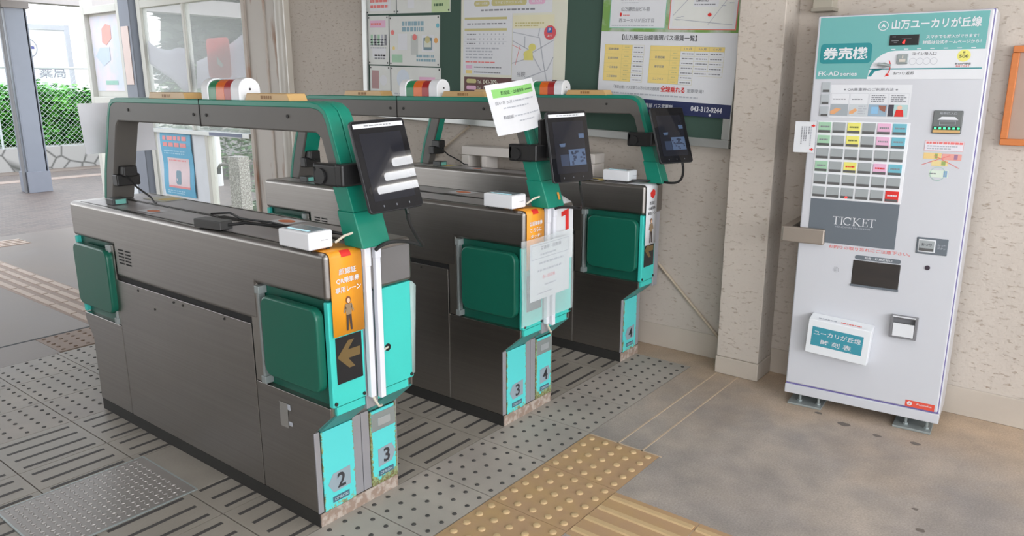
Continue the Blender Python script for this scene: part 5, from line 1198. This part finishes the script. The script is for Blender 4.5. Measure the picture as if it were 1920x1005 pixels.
def f3(P, w, h):
    P.rect(0.02, h * .45, w * .45, h - .03, mat('photo_rose', (170, 130, 130), 0.5), 0); P.disc(w * .66, h * .66, .035, PAPER, 0); P.lines(0.03, 0.05, w - 0.03, h * .4, 4, GREYINK, 0, words=5)
def f4(P, w, h):
    P.disc(w * .25, h * .72, .06, mat('pale_blue_disc', (206, 216, 228), 0.5), 0); P.rect(w * .58, h * .55, w - .05, h - .06, PINK, 0); P.disc(w * .72, h * .35, .055, mat('navy_disc', (90, 100, 140), 0.5), 1); P.disc(w * .72, h * .35, .03, PAPERC, 2); P.disc(w * .9, h * .52, .015, SALMON, 1); P.lines(0.03, 0.03, w * .5, h * .4, 4, PALEINK, 0, words=6)
def f5(P, w, h):
    P.rect(0.03, 0.02, w - .05, h * .5, PAPER, 0); P.lines(0.04, 0.03, w - 0.06, 0.10, 2, SALMON, 1, words=6)
def f6(P, w, h):
    P.rect(w - .16, 0.0, w - 0.005, 0.08, mat('pale_lime', (190, 210, 160), 0.5), 0); P.lines(w - .14, 0.03, w - .03, .06, 1, mat('green_ink', (66, 104, 66), 0.5), 1, words=6); P.rect(0.1, .03, .16, .2, PAPER, 0); P.lines(0.2, .08, .3, .13, 1, INK, 0, words=3)
small(2.225, 1.556, 0.202, 0.315, 'narrow poster with a pink heading at the left edge of the notice board', f1)
small(2.015, 1.546, 0.458, 0.312, 'wide pale poster picturing a phone, beside the narrow pink-headed one', f2)
small(2.225, 1.272, 0.202, 0.275, 'narrow picture poster under the one with a pink heading', f3)
small(2.015, 1.264, 0.458, 0.274, 'wide poster with a navy disc under the phone poster', f4)
small(2.225, 1.882, 0.285, 0.30, 'poster with red print above the narrow pink-headed one', f5)
small(1.932, 1.872, 0.475, 0.30, 'wide poster with a lime foot above the phone poster', f6)

# slim rods and the low white frame on the wall behind the gates
m = MB(); m.tube([(WX - 0.012, 0.36, 0.835), (WX - 0.012, -0.45, 0.07)], 0.008, 8); tag(m.build('wall_rod', mat('beige_rod', (186, 172, 152), 0.5)), 'slanting beige rod on the wall between the farthest gate and the pillar', 'rod', 'slanting rods on the long wall')
m = MB(); m.tube([(WX - 0.012, 1.33, 1.165), (WX - 0.012, 1.80, 0.86)], 0.008, 8); tag(m.build('wall_rod', mat('beige_rod', (186, 172, 152), 0.5)), 'slanting beige rod on the wall below the left half of the notice board', 'rod', 'slanting rods on the long wall')
t = thing('white_rack', 'low white rack with an open frame standing against the wall behind the gates', 'rack', (WX - 0.16, 0.80, 0))
RK = mat('white_rack_paint', (216, 210, 204), 0.5, vary=0.03)
m = MB(); m.box(0.0, 0.11, -0.49, 0.47, 1.0, 1.055); m.build('top_rail', RK, t, bevel=0.006)
for y0, y1 in ((-0.49, -0.43), (0.41, 0.47), (0.27, 0.31)):
    m = MB(); m.box(0.0, 0.11, y0, y1, 0.0, 1.0); m.build('post', RK, t, bevel=0.005)
m = MB(); m.box(0.0, 0.11, -0.43, 0.41, 0.60, 0.64); m.build('shelf', RK, t, bevel=0.004)
# cable trunking above the machine, framed board at the right edge
t = thing('cable_trunking', 'grey beige cable trunking coming down the wall above the ticket machine', 'trunking', (WX, -0.79, 1.735))
m = MB(); m.box(-0.075, -0.001, -0.04, 0.045, 0, 0.964); m.build('duct', mat('trunking_beige', (170, 164, 150), 0.5), t, bevel=0.004)
m = MB(); m.box(-0.079, -0.001, -0.045, 0.05, -0.004, 0.012); m.build('end_cap', mat('trunking_cap', (150, 144, 132), 0.5), t, bevel=0.002)
t = thing('framed_board', 'wall board in an orange wooden frame at the right edge of the picture', 'framed board', (WX, -1.90, 1.19))
m = MB(); m.box(-0.022, -0.001, -0.38, 0.38, 0.0, 0.37); m.build('backing', mat('board_taupe', (168, 146, 132), 0.7), t)
for y0, y1, z0, z1 in ((-0.40, 0.385, -0.008, 0.018), (-0.40, 0.385, 0.35, 0.376), (0.36, 0.386, 0.018, 0.35), (-0.40, -0.374, 0.018, 0.35)):
    m = MB(); m.box(-0.034, -0.001, y0, y1, z0, z1); m.build('frame_rail', WOODFRAME, t, bevel=0.004)

# ------------------------------------------------------------------ glazed bay, columns and what lies beyond the gates
# rusty white column and downpipe at the end of the plaster wall
m = MB(); m.box(2.235, 2.42, 3.215, 3.60, -0.02, 2.7); o = struct(m.build('wall_column', PEELMETAL, bevel=0.006))
m = MB(); m.box(2.215, 2.24, 3.58, 3.615, 0, 2.7); m.box(2.225, 2.236, 3.33, 3.35, 0, 2.7); struct(m.build('trim_1', mat('rust_streaked_angle', (196, 186, 176), 0.7, rgb2=(168, 118, 88), thr=(0.5, 0.66), scale=5, stretch=(1, 1, 0.35))))
m = MB(); m.tube([(2.245, 3.17, 0.0), (2.245, 3.17, 2.7)], 0.036, 14); tag(m.build('downpipe', mat('cream_pipe', (206, 202, 194), 0.35)), 'cream downpipe running up beside the rust-streaked white column', 'pipe')
# window wall
t = bpy.data.objects.new('window_1', None); COL.objects.link(t); t.location = (WX, 4.5, 0); t['kind'] = 'structure'
def wbox(nm, y0, y1, z0, z1, m_, x0=-0.035, x1=0.03, par=None):
    m = MB(); m.box(x0, x1, y0 - 4.5, y1 - 4.5, z0, z1); o = m.build(nm, m_, par or t, bevel=0.004); return o
wbox('window_frame', 3.62, 3.70, 0, 2.35, FRAME); wbox('window_frame', 5.30, 5.37, 0, 2.35, FRAME); wbox('window_frame', 3.70, 5.30, 2.10, 2.17, FRAME)
wbox('window_frame', 3.70, 5.30, 0.985, 1.025, ALU, -0.05); wbox('window_frame', 3.70, 5.30, 0.0, 0.10, FRAME)
wbox('window_mullion', 4.36, 4.41, 0.10, 0.985, FRAME); wbox('window_mullion', 4.565, 4.60, 1.025, 2.10, FRAME, -0.03, 0.03)
wbox('window_frame', 3.70, 5.30, 2.17, 2.7, mat('grey_fascia', (150, 150, 146), 0.7))
for y0, y1, z0, z1 in ((3.70, 4.36, 0.10, 0.985), (4.41, 5.30, 0.10, 0.985)): wbox('window_pane', y0, y1, z0, z1, GLASS, 0.0, 0.006)
for y0, y1 in ((3.70, 4.565), (4.60, 5.30)): wbox('display_pane', y0, y1, 1.025, 2.10, HAZEGLASS, -0.012, -0.008)
m = MB(); m.box(-0.052, -0.048, 3.80 - 4.5, 4.30 - 4.5, 0.992, 1.02); m.build('label_rail', mat('rail_blue_grey', (120, 128, 150), 0.5), t)
REDPATCH = mat('faded_red_patch', (236, 160, 156), 0.6, vary=0.05)
_t = REDPATCH.node_tree; _tr = N(_t, 'ShaderNodeBsdfTranslucent'); _tr.inputs[0].default_value = lin((244, 160, 156)); _mx = N(_t, 'ShaderNodeMixShader'); _mx.inputs[0].default_value = 0.5
_t.links.new(_t.nodes['Principled BSDF'].outputs[0], _mx.inputs[1]); _t.links.new(_tr.outputs[0], _mx.inputs[2]); _t.links.new(_mx.outputs[0], _t.nodes['Material Output'].inputs[0])
# what hangs in the upper display panes
def wavy(y, z): return 0.012 * math.sin(z * 9 + y * 4) + 0.008 * math.sin(y * 13)
def cut_sheet(name, y0, y1, top, bot, m_, label, cat, x=WX + 0.012, n=16, th=0.0012):
    b = MB(); vs = []
    for i in range(n + 1):
        s_ = i / n; y = y0 + (y1 - y0) * s_; zt, zb = top(s_), bot(s_)
        for j in range(7): z = zb + (zt - zb) * j / 6; vs.append((x + wavy(y, z), y, z))
    b.add(vs, [(i * 7 + j, (i + 1) * 7 + j, (i + 1) * 7 + j + 1, i * 7 + j + 1) for i in range(n) for j in range(6)])
    o = b.build(name, m_, None, solid=th); tag(o, label, cat); return o
SAG = mat('sagging_white_paper', (232, 230, 236), 0.7, vary=0.03, scale=5)
_t = SAG.node_tree; _tr = N(_t, 'ShaderNodeBsdfTranslucent'); _tr.inputs[0].default_value = lin((226, 222, 230)); _mx = N(_t, 'ShaderNodeMixShader'); _mx.inputs[0].default_value = 0.45
_t.links.new(_t.nodes['Principled BSDF'].outputs[0], _mx.inputs[1]); _t.links.new(_tr.outputs[0], _mx.inputs[2]); _t.links.new(_mx.outputs[0], _t.nodes['Material Output'].inputs[0])
# (s runs from the column side to the viewer's right)
cut_sheet('paper_sheet', 5.29, 4.605, lambda s_: 1.82 - 0.10 * s_ - 0.05 * math.sin(PI * min(1, s_ * 1.3)), lambda s_: 1.615 - 0.235 * min(1.0, s_ * 1.25) - 0.03 * s_, SAG, 'white paper sheet sagging behind the left upper pane of the glazed bay', 'paper sheet')
cut_sheet('paper_sheet', 4.56, 3.705, lambda s_: 1.62 + 0.15 * s_ + 0.08 * s_ * s_, lambda s_: 1.385 + 0.0 * s_ + 0.02 * math.sin(5 * s_), SAG, 'white paper sheet slumped behind the right upper pane of the glazed bay', 'paper sheet', x=WX + 0.032)
b = MB(); yy0, yy1, zz0, zz1 = 4.30, 3.955, 1.475, 1.80; pts = []
for cy, cz, a in ((yy1 + .04, zz1 - .04, 0), (yy0 - .04, zz1 - .04, 90), (yy0 - .04, zz0 + .04, 180), (yy1 + .04, zz0 + .04, 270)): pts += [(cy - .04 * math.cos(math.radians(a + k)), cz + .04 * math.sin(math.radians(a + k))) for k in (0, 30, 60, 90)]
b.prism(pts, 'x', WX + 0.0, WX + 0.002); o = b.build('poster_patch', REDPATCH, None); tag(o, 'faded red square sticker on the right upper pane of the glazed bay', 'sticker')
P = Print((WX - 0.0005, 0, 0), u=(0, -1, 0), lift=0.001); P.poly([(-4.15, 1.66), (-4.125, 1.63), (-4.06, 1.58), (-4.09, 1.56), (-4.155, 1.59)], PAPERC, 0); P.build('paler_mark', o)
# blue poster and white backing in the lower left pane
o = sheet('backing_sheet', (WX - 0.008, 5.29, 0.16), (0, -1, 0), (0, 0, 1), 0.84, 0.82, mat('backing_white', (222, 226, 230), 0.6), 0.002); tag(o, 'white backing sheet behind the blue poster in the lower left pane', 'paper sheet')
o = sheet('poster', (WX - 0.018, 5.21, 0.40), (0, -1, 0.004), (0, 0, 1), 0.545, 0.60, SKYBLUE, 0.001, bend=lambda x, y: 0.006 * math.sin(y * 16)); tag(o, 'blue poster with red lettering and a pale pink panel in the glazed bay', 'poster')
P = Print((WX - 0.0195, 5.21, 0.40), u=(0, -1, 0.004), lift=0.001); P.bend = lambda x, y: 0.006 * math.sin(y * 16)
P.rect(0.002, 0.002, 0.543, 0.598, SKYBLUE, -0.5)
for z in (0.515, 0.455): P.lines(0.05, z, 0.47, z + 0.045, 1, mat('pink_red_letters', (232, 150, 150), 0.5), 1, fill=0.85, words=5, ragged=False)
P.lines(0.05, 0.385, 0.50, 0.43, 2, mat('pale_blue_letters', (170, 210, 230), 0.5), 1, words=10); P.lines(0.05, 0.015, 0.45, 0.055, 2, mat('pale_blue_letters', (170, 210, 230), 0.5), 1, words=9)
for z in range(4): P.rect(0.09, 0.075 + z * 0.07, 0.47, 0.075 + (z + 1) * 0.07, mat('pale_pink_panel', (226, 204, 206), 0.5), 1)
P.lines(0.12, 0.32, 0.44, 0.345, 1, mat('pink_red_letters', (232, 150, 150), 0.5), 2, words=6); P.rect(0.09, 0.075, 0.47, 0.095, mat('pink_red_letters', (232, 150, 150), 0.5), 2)
P.rect(0.23, 0.11, 0.32, 0.24, mat('plain_grey_blue', (120, 150, 164), 0.5), 2, r=0.02)
P.build('print', o)
# column, display case beyond, warning poster on its foot
m = MB(); m.box(2.22, 2.235, 5.42, 5.62, 0, 2.7); m.box(2.36, 2.375, 5.42, 5.62, 0, 2.7); m.box(2.235, 2.36, 5.51, 5.525, 0, 2.7); struct(m.build('wall_column', BLUEGREY, bevel=0.003))
m = MB(); m.box(2.214, 2.219, 5.46, 5.60, 1.42, 1.95); tag(m.build('notice_strip', mat('pink_paper_strip', (226, 206, 198), 0.6), bevel=0.001), 'narrow pale pink paper strip stuck on the blue-grey column', 'notice')
t = thing('display_case', 'tall ivory display case with a pale blue poster, left of the blue-grey column', 'display case', (2.30, 6.08, 0))
for y0, y1, z0, z1 in ((0.335, 0.40, 0.0, 2.75), (-0.40, -0.345, 0.0, 2.75), (-0.345, 0.335, 2.10, 2.17), (-0.345, 0.335, 1.21, 1.30)):
    m = MB(); m.box(-0.05, 0.05, y0, y1, z0, z1); m.build('frame_rail', FRAME, t, bevel=0.005)
m = MB(); m.box(0.0, 0.02, -0.345, 0.335, 1.30, 2.10); m.build('back_panel', FRAME, t)
m = MB(); m.box(-0.02, 0.02, -0.345, 0.335, 1.235, 1.30); m.build('sill', CREAMMETAL, t, bevel=0.004)
P = Print((2.298, 6.40, 1.36), u=(0, -1, 0), lift=0.002); W_, H_ = 0.62, 0.72
P.rect(0, 0, W_, H_, mat('poster_pale_blue', (206, 214, 226), 0.5, rgb2=(226, 214, 218), scale=3.5, thr=(0.4, 0.6)), 0); P.poly([(0.22, 0.47), (0.30, 0.44), (0.42, 0.50), (0.43, 0.62), (0.33, 0.64), (0.24, 0.60)], mat('coral_print', (232, 168, 158), 0.5), 1)
P.poly([(0.05, 0.34), (0.2, 0.24), (0.36, 0.30), (0.36, 0.42), (0.16, 0.42)], mat('pale_blue_print', (192, 206, 220), 0.5), 1); P.rect(0.20, 0.06, 0.46, 0.10, mat('mint_print_pale', (150, 196, 180), 0.5), 1)
q = P.build('poster', None); tag(q, 'pale blue poster with a coral blot inside the tall ivory display case', 'poster')
o = sheet('poster', (2.285, 6.04, 0.30), (0, -1, 0), (0, 0, 1), 0.24, 0.47, mat('yellow_warning', (214, 196, 84), 0.5), 0.002); tag(o, 'yellow and black warning poster low down left of the blue-grey column', 'poster')
P = Print((2.284, 6.04, 0.30), u=(0, -1, 0), lift=0.0012)
for z in (0.14, 0.20): P.rect(0, z + .11, 0.24, z + 0.155, INK, 0)
P.rect(0, 0.20, 0.24, 0.24, PAPER, 0); P.rect(0.05, 0.06, 0.19, 0.16, YELLOW, 1); P.rect(0, 0.0, 0.24, 0.05, INK, 0); P.rect(0, 0.165, 0.24, 0.20, INK, 0); P.lines(0.03, 0.33, 0.2, 0.45, 3, INK, 1, words=4); P.build('print', o)
m = MB(); m.box(2.232, 2.242, 5.66, 5.80, 0.0, 0.80); tag(m.build('white_board', mat('board_white', (222, 226, 230), 0.5), bevel=0.002), 'narrow white board standing between the warning poster and the blue-grey column', 'board')

# steel post out on the platform and the beam above
t = thing('platform_post', 'grey steel canopy post standing alone on the platform at the far left', 'post', (2.75, 9.62, 0))
m = MB(); m.box(-0.13, -0.115, -0.13, 0.13, 0, 2.45); m.box(0.115, 0.13, -0.13, 0.13, 0, 2.45); m.box(-0.115, 0.115, -0.012, 0.012, 0, 2.45); m.box(-0.115, 0.10, -0.125, -0.115, 0, 2.45); m.build('shaft', BLUEGREY, t, bevel=0.004)
m = MB(); m.box(-0.15, 0.14, -0.14, 0.14, 0.0, 0.28); m.build('foot_sleeve', mat('post_sleeve', (128, 132, 142), 0.5), t, bevel=0.004)
m = MB(); m.tube([(-0.17, -0.09, 0.0), (-0.17, -0.09, 2.42)], 0.022, 10); m.build('conduit', mat('post_conduit', (120, 120, 122), 0.5), t)
m = MB(); m.box(-0.16, 0.16, -0.16, 0.16, 2.38, 2.47); m.build('cap_plate', mat('post_cap', (124, 118, 114), 0.6), t, bevel=0.004)
m = MB(); m.box(-3.0, 6.2, 9.5, 9.74, 2.47, 2.70); struct(m.build('beam', mat('canopy_beam', (172, 166, 164), 0.6)))

# retaining wall, fence, hedge and signboard beyond the tracks
m = MB(); m.box(-8, 12, 12.5, 12.9, -0.4, 0.38); struct(m.build('wall_back', STONE))
m = MB(); m.box(-20, 30, 12.9, 60, -0.4, 0.36); struct(m.build('ground', GRAVEL))
t = thing('chain_link_fence', 'chain-link fence on the stone retaining wall beyond the platform', 'fence', (4.5, 12.62, 0.37))
m = MB(); m.tube([(-6, 0, 1.33), (1.4, 0, 1.33)], 0.018, 8); m.build('top_rail', WHEEL, t)
for x in (-5.1, -3.1, -1.1, 0.9):
    m = MB(); m.tube([(x, 0, 0), (x, 0, 1.34)], 0.02, 8); m.build('fence_post', WHEEL, t)
m = MB(); x = -4.0
while x < 1.25:
    for s_ in (1, -1):
        z0_, z1_ = 0.02, 1.30
        m.tube([(x, 0, z0_), (x + s_ * 1.28, 0, z1_)], 0.0028, 3)
    x += 0.085
m.build('wire_mesh', WHEEL, t)
def leaves(name, n, inside, col_, size, kindlabel, cat):
    b = MB(); k = 0
    while k < n:
        p = inside(); s_ = size * random.uniform(0.6, 1.3)
        a, e = random.uniform(0, 2 * PI), random.uniform(-0.9, 0.9)
        u = Vector((math.cos(a), math.sin(a), 0)) * s_; v = Vector((-math.sin(a) * math.cos(e), math.cos(a) * math.cos(e), math.sin(e))) * s_ * 0.5
        c_ = Vector(p); b.add([c_ - u, c_ - v, c_ + u, c_ + v], [(0, 1, 2, 3)]); k += 1
    o = b.build(name, col_, None, smooth=False); tag(o, kindlabel, cat, kind='stuff'); return o
def hedge_top(x): return 1.42 + 0.12 * math.sin(x * 2.1) + 0.14 * math.sin(x * 0.9 + 1) + (0.12 if x > 4.2 else 0)
def in_hedge():
    x = random.uniform(-1.5, 5.9); h = hedge_top(x); z = random.uniform(0.40, h)
    y = 13.2 + random.random() ** 2 * 0.35 + 0.12 * math.sin(x * 5 + z * 6) + max(0, z - h + 0.25) * random.uniform(0, 2.5)
    return (x, y, z + random.uniform(-0.05, 0.1))
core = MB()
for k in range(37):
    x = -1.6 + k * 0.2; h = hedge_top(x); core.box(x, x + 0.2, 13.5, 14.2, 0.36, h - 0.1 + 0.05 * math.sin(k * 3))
hg = leaves('hedge', 15000, in_hedge, HEDGE, 0.062, 'bright green leafy hedge behind the chain-link fence', 'hedge')
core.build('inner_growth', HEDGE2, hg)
t = thing('signboard', 'white roadside signboard with a round emblem rising behind the hedge', 'signboard', (4.2, 16.0, 0.36))
m = MB(); m.box(-2.0, 1.80, 0, 0.08, 0.85, 2.26); bd = m.build('board', mat('sign_white', (240, 240, 244), 0.5, vary=0.01), t, bevel=0.01)
for z0_, z1_, a, b_ in ((2.18, 2.28, -2.04, 1.86), (0.80, 0.90, -2.04, 1.86)): m = MB(); m.box(a, b_, -0.03, 0.1, z0_, z1_); m.build('frame_rail', mat('sign_frame', (196, 198, 206), 0.5), t)
for x in (1.78, -2.04): m = MB(); m.box(x, x + 0.10, -0.035, 0.105, 0.0, 2.29); m.build('frame_post', mat('sign_frame', (196, 198, 206), 0.5), t)
P = Print((0, -0.002, 0), lift=0.004); GR = mat('sign_grey', (150, 152, 162), 0.5)
P.rect(-1.9, 0.92, 1.74, 2.16, MATS['sign_white'], -0.5); P.ring(1.02, 1.80, 0.20, 0.02, GR, 0, n=32); P.poly([(0.95, 1.82), (1.02, 1.85), (1.16, 1.83), (1.16, 1.78), (0.95, 1.78)], mat('sign_blue', (96, 100, 156), 0.5), 0); P.disc(1.06, 1.70, 0.03, MATS['sign_blue'], 0)
P.text('薬局', 1.44, 1.20, 0.20, GR, 0, w=0.52); P.ring(0.94, 1.29, 0.09, 0.02, GR, 0); P.ring(0.22, 1.30, 0.11, 0.025, GR, 0); P.rect(0.08, 1.29, 0.3, 1.315, GR, 0)
P.text('TEL', 0.40, 0.94, 0.12, GR, 0, w=0.22); P.text('2172', 1.32, 0.94, 0.12, GR, 0, w=0.36); P.build('sign_print', bd)

# ground, tap stand and shrubs seen through the glazed bay
m = MB(); m.box(2.56, 14, -2, 12.5, -0.2, -0.02); struct(m.build('ground', GRAVEL))
t = thing('tap_stand', 'square stone tap stand with a brass tap, seen through the lower right pane', 'tap stand', (3.20, 5.40, -0.02))
m = MB(); m.box(-0.065, 0.065, -0.10, 0.10, 0, 0.70); m.build('stone_post', mat('speckled_stone', (122, 116, 108), 0.8, rgb2=(176, 172, 164), scale=70, thr=(0.45, 0.6)), t, bevel=0.006)
TP = mat('dark_brass', (92, 88, 78), 0.4, metal=0.6)
m = MB(); m.tube([(0, 0.10, 0.60), (0, 0.28, 0.60), (0, 0.36, 0.585), (0, 0.40, 0.54)], 0.017, 10); m.tube([(0, 0.24, 0.60), (0, 0.24, 0.67)], 0.010, 8); m.tube([(-0.02, 0.24, 0.672), (0.02, 0.24, 0.672)], 0.008, 8); tp = m.build('tap', TP, t)
m = MB(); m.tube([(0, 0.40, 0.55), (0, 0.41, 0.49)], 0.03, 10); m.build('hose_end', KICK, tp)
m = MB(); m.tube([(4.6, 8.2, -0.02), (4.6, 8.2, 0.74)], 0.075, 12); tag(m.build('white_pole', mat('white_pole', (214, 214, 210), 0.4)), 'short white pole standing outside, seen through the lower right pane', 'pole')
def bush(cx, cy, rx, ry, h, n, name, label, col_):
    def f():
        a = random.uniform(0, 2 * PI); r = random.random() ** 0.4; z = random.random()
        return (cx + rx * r * math.cos(a) * (1 - 0.4 * z * z), cy + ry * r * math.sin(a) * (1 - 0.4 * z * z), z * h * (1.05 - 0.35 * r) + 0.02 - 0.02)
    return leaves(name, n, f, col_, 0.06, label, 'shrubs')
SHR = mat('grey_green_leaf', (112, 140, 92), 0.5, rgb2=(80, 106, 70), scale=4, thr=(0.35, 0.65))
bush(5.6, 9.6, 1.8, 0.9, 1.9, 4600, 'shrubs', 'grey-green shrubs outside, seen through the upper panes of the glazed bay', SHR)
bush(3.9, 5.6, 0.45, 0.35, 0.75, 700, 'shrubs', 'low straggling shrub outside beside the tap stand', SHR)
def in_trees():
    t_ = random.random(); z = random.uniform(1.2, 6.0)
    return (7.5 + 0.5 * t_ + random.random() * 1.6 + 0.2 * math.sin(z * 3), 10.0 + 6.4 * t_ + 0.3 * math.sin(z * 4), z)
trees = leaves('trees', 9500, in_trees, mat('dark_tree_leaf', (74, 88, 70), 0.6, rgb2=(52, 64, 50), scale=3, thr=(0.35, 0.65)), 0.17, 'dark tree foliage outside, seen through the tops of the upper panes of the glazed bay', 'trees')

m = MB()
for x, y in ((8.2, 10.8), (8.4, 12.9), (8.8, 15.2)): m.tube([(x, y, -0.1), (x + 0.05, y, 2.0), (x - 0.05, y, 4.6)], [0.16, 0.13, 0.06], 8)
m.build('tree_trunks', mat('bark', (92, 80, 68), 0.9, vary=0.2), trees)
m = MB()
for k in range(9):
    t_ = k / 8; cx_, cy_, cz_ = 8.6 + 0.5 * t_, 10.0 + 6.4 * t_, 3.4 + 0.5 * math.sin(k * 2.1)
    for i in range(7):
        for j in range(12):
            def pt(i, j):
                th, ph = PI * i / 7, 2 * PI * j / 12; q_ = 1 + 0.15 * math.sin(3 * th + 2 * ph + k)
                return (cx_ + 0.75 * q_ * math.sin(th) * math.cos(ph), cy_ + 0.75 * q_ * math.sin(th) * math.sin(ph), cz_ + 2.2 * q_ * math.cos(th))
            m.quad(pt(i, j), pt(i + 1, j), pt(i + 1, j + 1), pt(i, j + 1))
m.build('inner_growth', mat('dark_tree_mass', (62, 74, 58), 0.8, vary=0.3, scale=3), trees)
